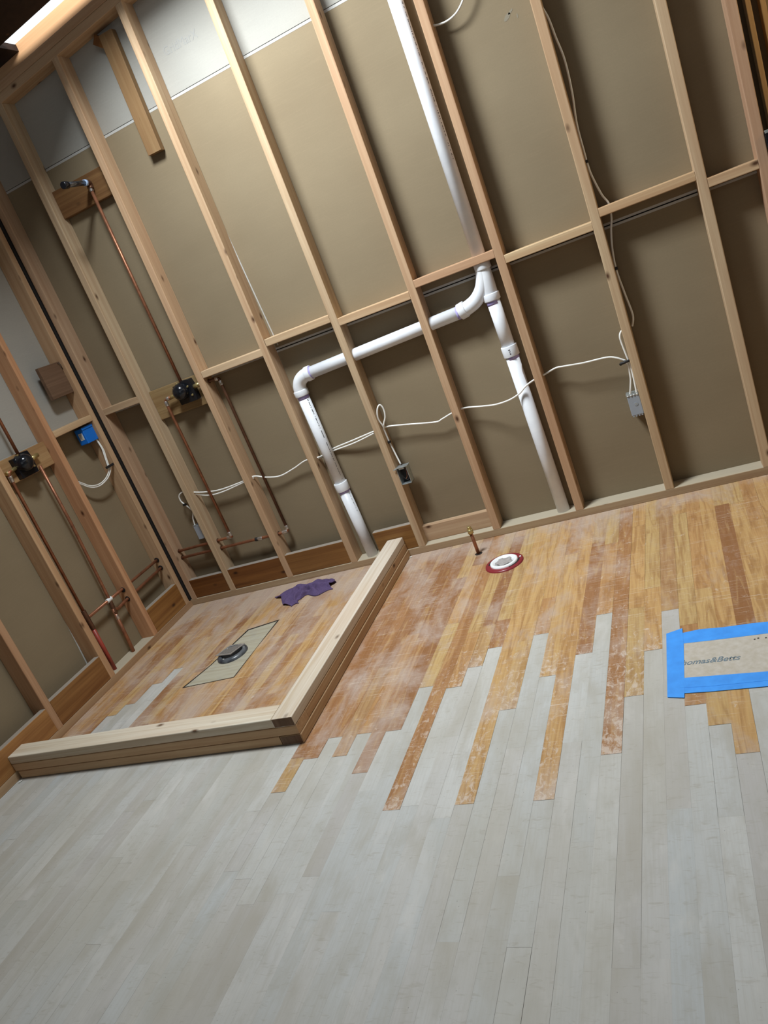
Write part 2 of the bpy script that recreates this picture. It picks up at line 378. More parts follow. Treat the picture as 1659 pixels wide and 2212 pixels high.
# ------------------------------------------------------------------ floor
PW, X0 = 0.0568, 2.328
def edge_x(k, y): return X0 + PW * k + 0.020 * (max(min(y, 0.1), -2.6) + 1.85)
ends = {-16: -1.723, -15: -1.57, -14: -1.47, -13: -1.575, -12: -1.468, -11: -1.67, -10: -1.473, -9: -1.242, -8: -1.845, -7: -1.269,
        -6: -1.16, -5: -1.05, -4: -1.845, -3: -1.439, -2: -1.01, -1: -1.285, 0: -1.853, 1: -1.184, 2: -0.945, 3: -1.70, 4: -1.453,
        5: -1.225, 6: -0.995, 7: -1.53, 8: -1.627, 9: -1.747, 10: -1.17, 11: -1.20, -35: -0.754, -36: -0.867, -37: -1.015, -38: -1.09}
def build_floor():
    rnd = random.Random(21)
    verts, faces, fin, tone, wear, mott = [], [], [], [], [], []
    k0, k1, ylo, yhi = -44, 46, -5.1, 0.60
    for k in range(k0, k1):
        ye = ends.get(k)
        if ye is None: ye = -1.43 if k < -16 else -1.1 - 0.6 * rnd.random()
        cuts = [yhi]
        for lo, hi in ((ye, yhi), (ylo, ye)):
            y = hi - rnd.uniform(0.25, 1.1)
            while y > lo + 0.12:
                cuts.append(y); y -= rnd.uniform(0.45, 1.3)
            cuts.append(lo)
        for a, b in zip(cuts[:-1], cuts[1:]):
            t = rnd.random(); f = 0 if b >= ye - 1e-6 else 1
            if f == 0 and k in (-8, -4, 0, 3, 9): t = {-8: 0.25, -4: 0.72, 0: 0.66, 3: 0.22, 9: 0.7}[k]
            elif f == 0 and -16 <= k <= -11 and a > -1.7 and rnd.random() < 0.5: t *= 0.25
            elif f == 0 and k >= 3: t = 0.45 + 0.45 * t if rnd.random() < 0.8 else t
            # varnish wears near the sanded border and beside the wall
            n = max(1, int((a - b) / 0.10)); g = rnd.choice([0.0, 0.00005, 0.0001, 0.0001, 0.0004])
            z = 0.0006 if f == 0 else 0.0; gap_e = rnd.choice([0.0, 0.0001, 0.0004])
            for j in range(n):
                ya = a + (b - a) * j / n; yb = a + (b - a) * (j + 1) / n
                ga = gap_e if j == 0 else 0; gb = gap_e if j == n - 1 else 0
                i = len(verts)
                for (x, y) in ((edge_x(k, yb) + g, yb + gb), (edge_x(k + 1, yb) - g, yb + gb), (edge_x(k + 1, ya) - g, ya - ga), (edge_x(k, ya) + g, ya - ga)):
                    verts.append((x, y, z))
                faces.append((i, i + 1, i + 2, i + 3)); fin.append(f); tone.append(t)
                for (x, y) in ((0, yb), (0, yb), (0, ya), (0, ya)):
                    d = y - ye; wv = 0.0; mv = 0.0
                    if f == 0:
                        if k > -17: wv += 0.05 * math.exp(-max(d, 0) / 0.25)
                        wv += 0.16 * math.exp(-((y + 0.02) / 0.16) ** 2)
                        if k < -16: wv += 0.10
                        if -16 <= k <= -9: wv += 0.07
                        if -3 <= k <= 3: wv += 0.04
                        if k >= 4: wv -= 0.05
                        if -9 < k < 6: mv += 0.06 * min(1, max(0, (-0.95 - y) / 0.3)) + 0.06 * math.exp(-max(d, 0) / 0.12)
                        if -16 <= k <= -9: mv += 0.03 * math.exp(-max(d, 0) / 0.10)
                        if k == 3: mv += 0.03
                    wear.append(wv); mott.append(mv)
    # slab under the boards
    i = len(verts)
    bx = [(-0.2, ylo, -0.03), (4.9, ylo, -0.03), (4.9, yhi, -0.03), (-0.2, yhi, -0.03), (-0.2, ylo, -0.0012), (4.9, ylo, -0.0012), (4.9, yhi, -0.0012), (-0.2, yhi, -0.0012)]
    verts += bx
    for q in ((3, 2, 1, 0), (4, 5, 6, 7), (0, 1, 5, 4), (1, 2, 6, 5), (2, 3, 7, 6), (3, 0, 4, 7)):
        faces.append(tuple(i + j for j in q)); fin.append(2); tone.append(0.5); wear += [0] * 4; mott += [0] * 4
    me = bpy.data.meshes.new('floor'); me.from_pydata(verts, [], faces)
    for mm in (M['varnish'], M['bare'], M['subfloor']): me.materials.append(mm)
    me.polygons.foreach_set('material_index', fin)
    at = me.attributes.new('tone', 'FLOAT', 'FACE'); at.data.foreach_set('value', tone)
    aw = me.attributes.new('wear', 'FLOAT', 'CORNER'); aw.data.foreach_set('value', wear)
    am = me.attributes.new('mottle', 'FLOAT', 'CORNER'); am.data.foreach_set('value', mott)
    me.update(); struct(link('floor', me, None))
build_floor()

# ------------------------------------------------------------------ walls and roof
def multi_box_mesh(name, boxes):
    """boxes: (lo, hi, material); one mesh"""
    mats = []; bm = bmesh.new()
    for lo, hi, m in boxes:
        if m not in mats: mats.append(m)
        g = bmesh.ops.create_cube(bm, size=1.0)['verts']
        c = (Vector(lo) + Vector(hi)) / 2; s = Vector(hi) - Vector(lo)
        for v in g: v.co = Vector((v.co.x * s.x, v.co.y * s.y, v.co.z * s.z)) + c
        for f in {f for v in g for f in v.link_faces}: f.material_index = mats.index(m)
    me = bpy.data.meshes.new(name); bm.to_mesh(me); bm.free()
    for m in mats: me.materials.append(m)
    return link(name, me, None)
YB = 0.089; T = 0.0127
struct(multi_box_mesh('wall_back', [
    ((-0.105, YB, -0.02), (3.42, YB + T, 1.208), M['brownpaper']),
    ((-0.105, YB - 0.0004, 1.208), (3.42, YB + T, 1.2175), M['whitepaper']),
    ((-0.105, YB - 0.0004, 1.2225), (3.42, YB + T, 1.232), M['whitepaper']),
    ((-0.105, YB, 1.232), (3.42, YB + T, 2.427), M['brownpaper']),
    ((-0.105, YB - 0.0006, 2.427), (3.42, YB + T, 2.4375), M['whitepaper']),
    ((-0.105, YB, 2.4405), (3.42, YB + T, 2.845), M['greypaper']),
    ((-0.105, YB + T, -0.02), (3.42, YB + T + 0.01, 2.845), M['darkgap']),
]))
XL = -0.089
struct(multi_box_mesh('wall_left', [
    ((XL - T, -5.1, -0.02), (XL, 0.088, 1.2175), M['brownpaper']),
    ((XL - T, -5.1, 1.2205), (XL, 0.088, 1.232), M['whitepaper']),
    ((XL - T, -5.1, 1.232), (XL, 0.088, 2.80), M['greypaper']),
    ((XL - T - 0.01, -5.1, -0.02), (XL - T, 0.088, 2.80), M['darkgap']),
]))
struct(box('corner_gap_shade', (-0.088, -0.012, 0.04), (0.002, 0.086, 2.70), M['blackmat']))  # black filler added in place of the shade in the corner gap
# joint lines in the board
def strip(name, a, b, wd, nrm, m, label):
    a, b, nrm = Vector(a), Vector(b), Vector(nrm)
    d = (b - a).normalized(); s = d.cross(nrm).normalized() * wd / 2; bm = bmesh.new()
    lo = [a - s, a + s, b + s, b - s]; vs = [bm.verts.new(p + nrm * 0.0002) for p in lo] + [bm.verts.new(p + nrm * 0.0014) for p in lo]
    for q in ((0, 1, 2, 3), (4, 5, 6, 7), (0, 1, 5, 4), (1, 2, 6, 5), (2, 3, 7, 6), (3, 0, 4, 7)): bm.faces.new([vs[i] for i in q])
    return struct(from_bm(name, bm, m))
strip('joint_light_leak', (1.119, YB, 2.20), (1.157, YB, 1.24), 0.006, (0, -1, 0), M['whitepaper'], '')  # white strip stands in for light leaking through the joint
strip('trim_2', (XL, -0.812, 0.04), (XL, -0.745, 1.215), 0.007, (1, 0, 0), M['whitepaper'], '')

def roofz(x): return 2.90 + 0.10 * x
def build_roof():
    xs = [-0.2, 0.455, 0.70, 1.12, 2.3, 2.6, 4.9]; ys = [-5.1, -1.40, -0.47, -0.28, 0.0, 0.15, 0.66]
    bm = bmesh.new(); th = 0.03
    for i in range(len(xs) - 1):
        for j in range(len(ys) - 1):
            if j == 4 and 1 <= i <= 4: continue               # slot along the wall
            if j == 1 and i == 3: continue               # skylight
            x0, x1, y0, y1 = xs[i], xs[i + 1], ys[j], ys[j + 1]
            v = [bm.verts.new((x, y, roofz(x) + dz)) for dz in (0, th) for (x, y) in ((x0, y0), (x1, y0), (x1, y1), (x0, y1))]
            for q in ((3, 2, 1, 0), (4, 5, 6, 7), (0, 1, 5, 4), (1, 2, 6, 5), (2, 3, 7, 6), (3, 0, 4, 7)): bm.faces.new([v[a] for a in q])
    struct(from_bm('ceiling', bm, M['deck']))
build_roof()
struct(box('wall_rear', (-0.105, -5.14, -0.02), (4.9, -5.10, 2.9), M['weathered']))
struct(box('wall_right', (4.86, -5.1, -0.02), (4.90, 0.66, 2.9), M['brownpaper']))
struct(box('wall_light_block', (-0.25, 0.30, -0.02), (-0.21, 0.66, 2.9), M['deck']))  # added unseen closure that keeps stray sky light out
struct(box('wall_far', (-0.21, 0.62, -0.02), (4.86, 0.66, 2.9), M['brownpaper']))

# ------------------------------------------------------------------ framing, back wall
SX = {0: 0.027, 1: 0.314, 2: 0.710, 3: 1.1225, 4: 1.526, 5: 1.9355, 6: 2.352, 7: 2.7655, 8: 3.1755, 9: 3.3925}
def plate_z(x): return 2.7165 + 0.10 * x
tints = {0: (0.92, 0.84, 0.80), 1: (1.02, 1.04, 1.0), 2: (1.06, 0.98, 0.90), 3: (1.04, 1.0, 0.93), 4: (1.0, 1.0, 0.95), 5: (0.98, 0.88, 0.80), 6: (0.97, 0.86, 0.78),
         7: (1.0, 0.98, 0.90), 8: (1.06, 1.08, 1.04), 9: (0.86, 0.74, 0.70)}
slab = {0: 'corner stud of the back wall, beside the dark corner gap',
        1: 'pale knotty back wall stud left of the round black shower valve',
        2: 'pinkish back wall stud right of the round black shower valve',
        3: 'back wall stud beside the thin white vertical drywall joint',
        4: 'back wall stud with the open metal outlet box on its right side',
        5: 'reddish knotty back wall stud standing behind the toilet flange',
        6: 'reddish back wall stud just right of the tall white vent pipe',
        7: 'yellowish back wall stud with the grey plastic outlet box on it',
        8: 'pale knotty back wall stud right of the grey outlet box stud',
        9: 'dark pinkish last stud at the right end of the back wall'}
bows = {2: -0.004, 3: -0.004, 1: -0.004}
for i, x in SX.items():
    o = board('wall_stud', (x, 0.0445, 0.038), (x, 0.0445, plate_z(x)), (1, 0, 0), 0.038, 0.089, M['stud'], tint=tints[i], shear=0.10, bow=bows.get(i, 0))
    tag(o, slab[i], 'stud', 'studs of the back wall')
tag(board('sole_plate', (-0.089, 0.0445, 0.019), (3.42, 0.0445, 0.019), (0, 1, 0), 0.089, 0.038, M['plate'], tint=(0.86, 0.86, 0.80)),
    'long bottom plate lying on the floor under the back wall studs', 'plate')
ax = Vector((1, 0, 0.1)).normalized()
for n, (dz, lb, tn) in enumerate(((0.0, 'lower board of the sloping double top plate, resting on the studs', (1.05, 0.97, 0.88)), (0.0385, 'upper board of the sloping double top plate', (1.05, 0.93, 0.84)))):
    a = Vector((-0.089, 0.0445, plate_z(-0.089) + 0.0191 + dz)); b = Vector((3.42, 0.0445, plate_z(3.42) + 0.0191 + dz))
    tag(board('top_plate', a, b, (0, 1, 0), 0.089, 0.038, M['stud'], tint=tn), lb, 'plate', 'double top plate of the back wall')
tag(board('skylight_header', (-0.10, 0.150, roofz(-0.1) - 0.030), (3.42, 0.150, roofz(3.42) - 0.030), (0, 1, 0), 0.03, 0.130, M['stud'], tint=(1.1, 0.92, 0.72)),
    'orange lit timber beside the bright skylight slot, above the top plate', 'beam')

# blocking
def bl(i, j, zc, lb, tn=(1, 1, 1)):
    x0 = SX[i] + 0.019; x1 = SX[j] - 0.019
    tag(board('wall_blocking', (x0, 0.0445, zc), (x1, 0.0445, zc), (0, 1, 0), 0.089, 0.036, M['stud'], tint=tn), lb, 'blocking', 'blocking between the back wall studs')
bl(0, 1, 1.236, 'short block left of the black shower valve, nearest the corner', (0.95, 0.92, 0.85))
bl(2, 3, 1.238, 'horizontal block just right of the black shower valve', (1.15, 1.15, 1.1))
bl(3, 4, 1.274, 'horizontal block above the left elbow of the white drain pipe', (1.08, 1.06, 0.98))
bl(4, 5, 1.244, 'horizontal block above the middle of the sloping white drain pipe', (1.08, 1.04, 0.95))
bl(5, 6, 1.282, 'horizontal block the tall white vent pipe passes through', (0.98, 0.84, 0.76))
bl(6, 7, 1.244, 'horizontal block right of the tall white vent pipe', (1.12, 1.08, 0.95))
bl(7, 8, 1.284, 'horizontal block with a cable hanging across its left end', (1.1, 1.05, 0.92))
bl(8, 9, 1.242, 'short horizontal block at the right end of the back wall', (1.05, 0.98, 0.88))

# boards along the foot of the walls
def kick(name, x0, x1, y, z0, z1, m, lb, tn=(1, 1, 1), grp='boards along the foot of the back wall'):
    tag(board(name, (x0, y, (z0 + z1) / 2), (x1, y, (z0 + z1) / 2), (0, 0, 1), z1 - z0, 0.036, m, tint=tn), lb, 'board', grp)
kick('backing_board', SX[0] + .019, SX[1] - .019, 0.022, 0.038, 0.158, M['old'], 'dark orange board at the foot of the back wall, nearest the corner', (0.62, 0.50, 0.40))
kick('backing_board', SX[1] + .019, SX[2] - .019, 0.022, 0.038, 0.166, M['old'], 'dark orange foot board under the two copper pipes with solder joints', (0.72, 0.60, 0.5))
kick('backing_board', SX[2] + .019, SX[3] - .019, 0.022, 0.038, 0.168, M['old'], 'orange foot board behind the purple rag', (1.0, 1.0, 1.0))
kick('backing_board', 1.285, SX[4] - .019, 0.022, 0.038, 0.172, M['old'], 'orange foot board behind the far end of the shower curb', (1.0, 1.0, 0.95))
kick('backing_board', SX[4] + .019, SX[5] - .019, 0.069, 0.038, 0.125, M['stud'], 'new pale foot board behind the capped copper stub', (0.95, 0.9, 0.85))
tag(board('valve_backing_board', (SX[1] + .019, 0.070, 1.169), (SX[2] - .019, 0.070, 1.169), (0, 0, 1), 0.163, 0.019, M['ply'], tint=(0.85, 0.85, 0.85)), 'plywood board behind the round shower valve on the back wall', 'board')
tag(board('shower_arm_backing_board', (SX[1] + .019, 0.070, 2.258), (SX[2] - .019, 0.070, 2.258), (0, 0, 1), 0.135, 0.036, M['old'], tint=(0.8, 0.85, 1.1)), 'brown board behind the black shower arm stub', 'board')
tag(board('hanging_board', (0.966, 0.069, 2.262), (0.976, 0.069, 2.785), (1, 0, 0), 0.076, 0.036, M['stud'], tint=(0.52, 0.44, 0.30)), 'brown nail marked short board hanging from the top plate', 'board')
tag(board('wood_scrap', (0.915, 0.072, 2.752), (0.942, 0.072, 2.784), (1, 0, 0), 0.06, 0.033, M['old'], tint=(0.7, 0.6, 0.5)), 'small dark wood scrap beside the top of the hanging board', 'wood scrap')

# pencil marks
def pencil_mark(parent_stub, segs, y, nm='pencil_stroke'):
    for (a, b, wd) in segs:
        bm = bmesh.new()
        a = Vector((a[0], y, a[1])); b = Vector((b[0], y, b[1])); d = (b - a).normalized(); s = d.cross(Vector((0, -1, 0))) * wd / 2
        v = [bm.verts.new(p + Vector((0, dy, 0))) for dy in (0, -0.0004) for p in (a - s, a + s, b + s, b - s)]
        for q in ((3, 2, 1, 0), (4, 5, 6, 7), (0, 1, 5, 4), (1, 2, 6, 5), (2, 3, 7, 6), (3, 0, 4, 7)): bm.faces.new([v[k] for k in q])
        o = from_bm(nm, bm, M['pencil'])
        o.parent = parent_stub; o.matrix_parent_inverse = parent_stub.matrix_local.inverted()
studs = [o for o in C.objects if o.name.startswith('wall_stud')]
def stud_at(i): return min(studs, key=lambda o: abs(o.location.x - SX[i]))
pencil_mark(stud_at(7), [((2.748, 2.062), (2.766, 2.055), 0.002), ((2.764, 2.058), (2.750, 2.030), 0.0022), ((2.766, 2.034), (2.764, 2.010), 0.002), ((2.777, 2.033), (2.761, 2.004), 0.0022)], -0.0004)
pencil_mark(stud_at(4), [((1.508, 1.232), (1.544, 1.232), 0.0014)], -0.0004)
pencil_mark(stud_at(6), [((2.338, 1.552), (2.352, 1.54), 0.0012), ((2.352, 1.552), (2.34, 1.538), 0.0012), ((2.345, 1.512), (2.36, 1.512), 0.0012), ((2.352, 1.52), (2.352, 1.504), 0.0012), ((2.342, 1.49), (2.362, 1.480), 0.0012)], -0.0004)
pencil_mark(stud_at(1), [((0.296, 1.158), (0.332, 1.158), 0.0014), ((0.296, 1.092), (0.332, 1.092), 0.0014)], -0.0004)

# printed words on the drywall
t = text('printed_marking', 'GridMarX', (1.195, YB - 0.0006, 2.592), (R(90), 0, 0), 0.185, M['faintink'], hscale=1.15)
tag(t, 'faint grey printed marking on the pale upper drywall', 'printed marking')
# smudge
bm = bmesh.new()
for (a, b, c_, d) in ((2.645, 2.100, 0.030, 0.012), (2.662, 2.112, 0.022, 0.006), (2.683, 2.088, 0.006, 0.010)):
    v = [bm.verts.new((a + c_ * 0.5 * math.cos(t_) , YB - 0.0004 - 0.0002, b + d * 0.8 * math.sin(t_) + c_ * 0.25 * math.cos(t_))) for t_ in [k * math.pi / 5 for k in range(10)]]
    v2 = [bm.verts.new(q.co + Vector((0, 0.0005, 0))) for q in v]
    bm.faces.new(v); bm.faces.new(v2[::-1])
    for k in range(10): bm.faces.new((v[k], v[(k + 1) % 10], v2[(k + 1) % 10], v2[k]))
tag(from_bm('ink_smudge', bm, M['tanink']), 'dark smudge on the brown drywall left of the pencilled stud', 'smudge')

# ------------------------------------------------------------------ framing, left wall
LY = {0: -0.0355, 1: -0.379, 2: -0.778, 3: -1.185, 4: -1.60}
llab = {0: 'corner stud of the left wall, holding the blue electrical box',
        1: 'orange toned left wall stud between the blue box and the copper risers',
        2: 'left wall stud just in front of the red painted pipe',
        3: 'left wall stud nearest the camera, above the near end of the curb',
        4: 'left wall stud beyond the near end of the curb'}
ltint = {0: (0.98, 0.90, 0.80), 1: (1.05, 0.78, 0.62), 2: (1.0, 0.86, 0.72), 3: (0.92, 0.76, 0.66), 4: (1, 0.9, 0.8)}
for i, y in LY.items():
    if i == 4: continue
    o = board('wall_stud', (-0.0445, y, 0.038), (-0.0445, y, 2.70), (0, 1, 0), 0.038, 0.089, M['stud'], tint=ltint[i])
    tag(o, llab[i], 'stud', 'studs of the left wall')
tag(board('sole_plate', (-0.0445, -0.0005, 0.019), (-0.0445, -3.2, 0.019), (1, 0, 0), 0.089, 0.038, M['plate'], tint=(0.92, 0.84, 0.74)), 'long bottom plate lying on the floor under the left wall studs', 'plate')
tag(board('top_plate', (-0.0445, -0.0005, 2.719), (-0.0445, -3.2, 2.719), (1, 0, 0), 0.089, 0.038, M['stud']), 'top plate over the left wall studs', 'plate')
tag(board('wall_blocking', (-0.0445, LY[1] + .019, 1.238), (-0.0445, LY[0] - .019, 1.238), (1, 0, 0), 0.089, 0.034, M['stud'], tint=(1.06, 1.0, 0.88)), 'left wall block directly above the blue electrical box', 'blocking')
def kickl(y0, y1, z1, lb, tn):
    tag(board('backing_board', (-0.018, y0, (0.038 + z1) / 2), (-0.018, y1, (0.038 + z1) / 2), (0, 0, 1), z1 - 0.038, 0.036, M['old'], tint=tn), lb, 'board', 'boards along the foot of the left wall')
kickl(LY[0] - .019, LY[1] + .019, 0.182, 'orange foot board of the left wall, nearest the corner', (1.15, 1.15, 1.1))
kickl(LY[2] - .019, LY[3] + .019, 0.172, 'orange brown foot board of the left wall, beside the shower floor', (1.1, 1.1, 1.2))
kickl(LY[3] - .019, -3.0, 0.160, 'long orange foot board behind the near end of the curb', (1.45, 1.45, 1.6))
tag(board('valve_backing_board', (-0.060, LY[1] - .019, 1.168), (-0.060, LY[2] + .019, 1.168), (0, 0, 1), 0.125, 0.019, M['ply'], tint=(1.0, 0.9, 0.9)), 'plywood board behind the shower valve on the left wall', 'board')
tag(board('square_wood_block', (-0.033, -0.222, 1.485), (-0.033, -0.0575, 1.485), (0, 0, 1), 0.175, 0.019, M['weathered']), 'weathered brown square board nailed to the left corner stud', 'board')
tube('bent_nail', [(-0.022, -0.075, 1.562), (-0.015, -0.070, 1.565), (-0.012, -0.068, 1.55), (-0.014, -0.066, 1.525)], 0.0018, M['blackmat'], None, 8)
tag(bpy.data.objects['bent_nail'], 'bent nail above the weathered square board', 'nail')

# ------------------------------------------------------------------ shower curb
XR, YF, HB = 1.442, -1.477, 0.0381
curb = empty('shower_curb', (XR, YF, 0), 'L shaped shower curb of three stacked boards on the wood floor', 'curb')
yin = YF + 0.089; xin = XR - 0.089; e = 0.0006
for lay in range(3):
    z = 0.0190 + lay * 0.0382 + 0.001
    full_right = lay != 1
    m1 = M['pale'] if lay == 2 else M['stud']  # top boards made paler to put their bright sheen into the colour
    tr = (1.05, 1.08, 1.13) if lay == 2 else (1.0, 0.93, 0.80)
    tf = (1.03, 1.04, 1.03) if lay == 2 else (1.1, 1.04, 0.92)
    jx = 0.004 if lay == 0 else (0.0 if lay == 1 else -0.001)
    y_near = YF if full_right else yin + 0.001
    x_far = xin - 0.001 if full_right else XR
    board('curb_board', (xin + 0.0445 + jx, y_near, z), (xin + 0.0445 + jx, -0.002, z), (1, 0, 0), 0.089, 0.0362, m1, curb, tint=tr, bev=0.0028)
    board('curb_board', (0.001 + (0.012 if lay == 0 else 0), YF + 0.0445, z), (x_far, YF + 0.0445, z), (0, 1, 0), 0.089, 0.0362, m1, curb, tint=tf, bev=0.0028)
# end grain of the two long boards shows dark
for z in (0.020, 0.0964):
    box('end_grain', (xin + 0.003, YF - 0.0008, z - 0.0165), (XR - 0.002, YF + 0.0005, z + 0.0165), M['weathered'], curb)

# ------------------------------------------------------------------ white drain and vent pipe
drain = empty('drain_vent_pipe', (2.262, 0.045, 0), 'white plastic drain and vent pipe with wye, elbow and sloping run', 'pipe')
Y = 0.045; r2 = 0.0302; PV = M['pvc']
vs_ = cyl('vent_stack', (2.261, Y, 1.24), (2.258, Y, 2.80), r2, PV, drain, 32)
cyl('lower_stack', (2.259, Y, 1.10), (2.262, Y, 0.86), r2, PV, drain, 32)
cyl('lower_stack', (2.262, Y, 0.86), (2.271, Y, 0.0), r2, PV, drain, 32)
wye = cyl('wye_fitting', (2.258, Y, 1.10), (2.261, Y, 1.262), 0.0325, PV, drain, 32, 0.002)
def hub(a, b, r, nm='pipe_hub', par=drain): return cyl(nm, a, b, r, PV, par, 32, 0.003)
hub((2.258, Y, 1.095), (2.258, Y, 1.128), 0.0375)
hub((2.261, Y, 1.235), (2.261, Y, 1.265), 0.0375)
arm = smooth_path([(2.256, Y, 1.235), (2.248, Y, 1.200), (2.228, Y, 1.158), (2.192, Y, 1.123), (2.150, Y, 1.104), (2.112, Y, 1.096)], 6)
tube('sweep_arm', arm, 0.0325, PV, drain, 32)
hub((2.132, Y, 1.101), (2.098, Y, 1.094), 0.0375)
cyl('sloping_pipe', (2.10, Y, 1.094), (1.275, Y, 1.062), r2, PV, drain, 32)
hub((1.292, Y, 1.063), (1.262, Y, 1.061), 0.0375)
el = smooth_path([(1.272, Y, 1.062), (1.245, Y, 1.057), (1.218, Y, 1.042), (1.202, Y, 1.017), (1.197, Y, 0.990), (1.197, Y, 0.975)], 6)
tube('elbow_fitting', el, 0.0335, PV, drain, 32)
hub((1.1975, Y, 0.998), (1.198, Y, 0.967), 0.0375)
lr_ = cyl('left_riser', (1.198, Y, 0.97), (1.207, Y, 0.45), r2, PV, drain, 32)
cyl('left_riser', (1.207, Y, 0.45), (1.222, Y, 0.0), r2, PV, drain, 32)
cyl('coupling', (1.2055, Y, 0.478), (1.2075, Y, 0.430), 0.0370, PV, drain, 32, 0.002)
cp = cyl('coupling', (2.2620, Y, 0.882), (2.2632, Y, 0.832), 0.0370, PV, drain, 32, 0.002)
for a, b in (((2.2582, Y, 1.095), (2.2584, Y, 1.082)), ((2.2634, Y, 0.832), (2.2638, Y, 0.823)), ((1.298, Y, 1.0635), (1.290, Y, 1.063)),
             ((2.098, Y, 1.0940), (2.093, Y, 1.0938)), ((1.198, Y, 0.967), (1.1984, Y, 0.955)), ((1.2076, Y, 0.430), (1.2080, Y, 0.424))):
    a = Vector(a); b = Vector(b); cyl('primer_band', a, b + (b - a).normalized() * 0.005, r2 + 0.0006, M['primer'], drain, 32)
def print_line(x0, z0, x1, z1, ang, seed, y=Y, r=r2 + 0.0003, dens=0.75, h=0.006, par=None):
    """tiny unreadable factory print along a pipe, at angle ang round it"""
    rd = random.Random(seed); L = z0 - z1; s = 0.0
    while s < L:
        bm = bmesh.new(); run = rd.uniform(0.04, 0.11)
        e_ = min(s + run, L); q = s
        while q < e_:
            l = rd.uniform(0.0015, 0.0045)
            if rd.random() < dens:
                t_ = q / L; xc = x0 + (x1 - x0) * t_; zt = z0 - q
                da = h * rd.uniform(0.5, 1.0) / r / 2; v = []
                for zz in (zt, zt - l):
                    for a_ in (ang - da, ang + da):
                        for rr in (r, r - 0.0008): v.append(bm.verts.new((xc + rr * math.sin(a_), y - rr * math.cos(a_), zz)))
                for f in ((0, 2, 6, 4), (1, 3, 7, 5), (0, 1, 3, 2), (4, 5, 7, 6), (0, 1, 5, 4), (2, 3, 7, 6)): bm.faces.new([v[k] for k in f])
            q += l + rd.uniform(0.0008, 0.002)
        s = e_ + rd.uniform(0.004, 0.02)
        for v in bm.verts: v.co -= Vector(drain['_base'])
        if len(bm.verts): nest(from_bm('printed_line', bm, M['ink'], drain), par or drain)
        else: bm.free()
print_line(2.2585, 2.45, 2.2600, 1.70, R(62), 3, dens=0.7, par=vs_)
print_line(1.1985, 0.945, 1.206, 0.49, R(58), 5, dens=0.85, par=lr_)
print_line(2.2625, 0.868, 2.263, 0.846, R(5), 8, r=0.0373, dens=0.8, h=0.010, par=cp)
print_line(1.212, 0.41, 1.216, 0.30, R(60), 9, dens=0.3, h=0.004)

# ------------------------------------------------------------------ shower plumbing, back wall
def joint(a, b, par, r=0.0105, m='solder', nm='solder_joint'): return cyl(nm, a, b, r, M[m], par, 16, 0.001)
cr = 0.0082
sp = empty('shower_plumbing', (0.573, 0.02, 1.19), 'back wall copper shower pipes with round black valve and arm stub', 'plumbing')
tube('riser_pipe', [(0.573, 0.03, 1.22), (0.569, 0.03, 2.248)], cr, M['copper'], sp, 14)
joint((0.569, 0.03, 2.238), (0.570, 0.03, 2.256), sp)
tube('drop_elbow', smooth_path([(0.570, 0.03, 2.252), (0.572, 0.032, 2.268), (0.575, 0.025, 2.277), (0.576, 0.005, 2.278)], 5), 0.015, M['copper_dark'], sp, 16)
arm_ = cyl('shower_arm', (0.576, 0.01, 2.278), (0.575, -0.150, 2.270), 0.0125, M['chrome'], sp, 20)
cyl('arm_cap', (0.575, -0.135, 2.271), (0.575, -0.170, 2.269), 0.0170, M['black'], sp, 20, 0.003)
cyl('thread_tape', (0.576, 0.008, 2.278), (0.576, -0.010, 2.277), 0.0150, M['paleblue'], sp, 20)
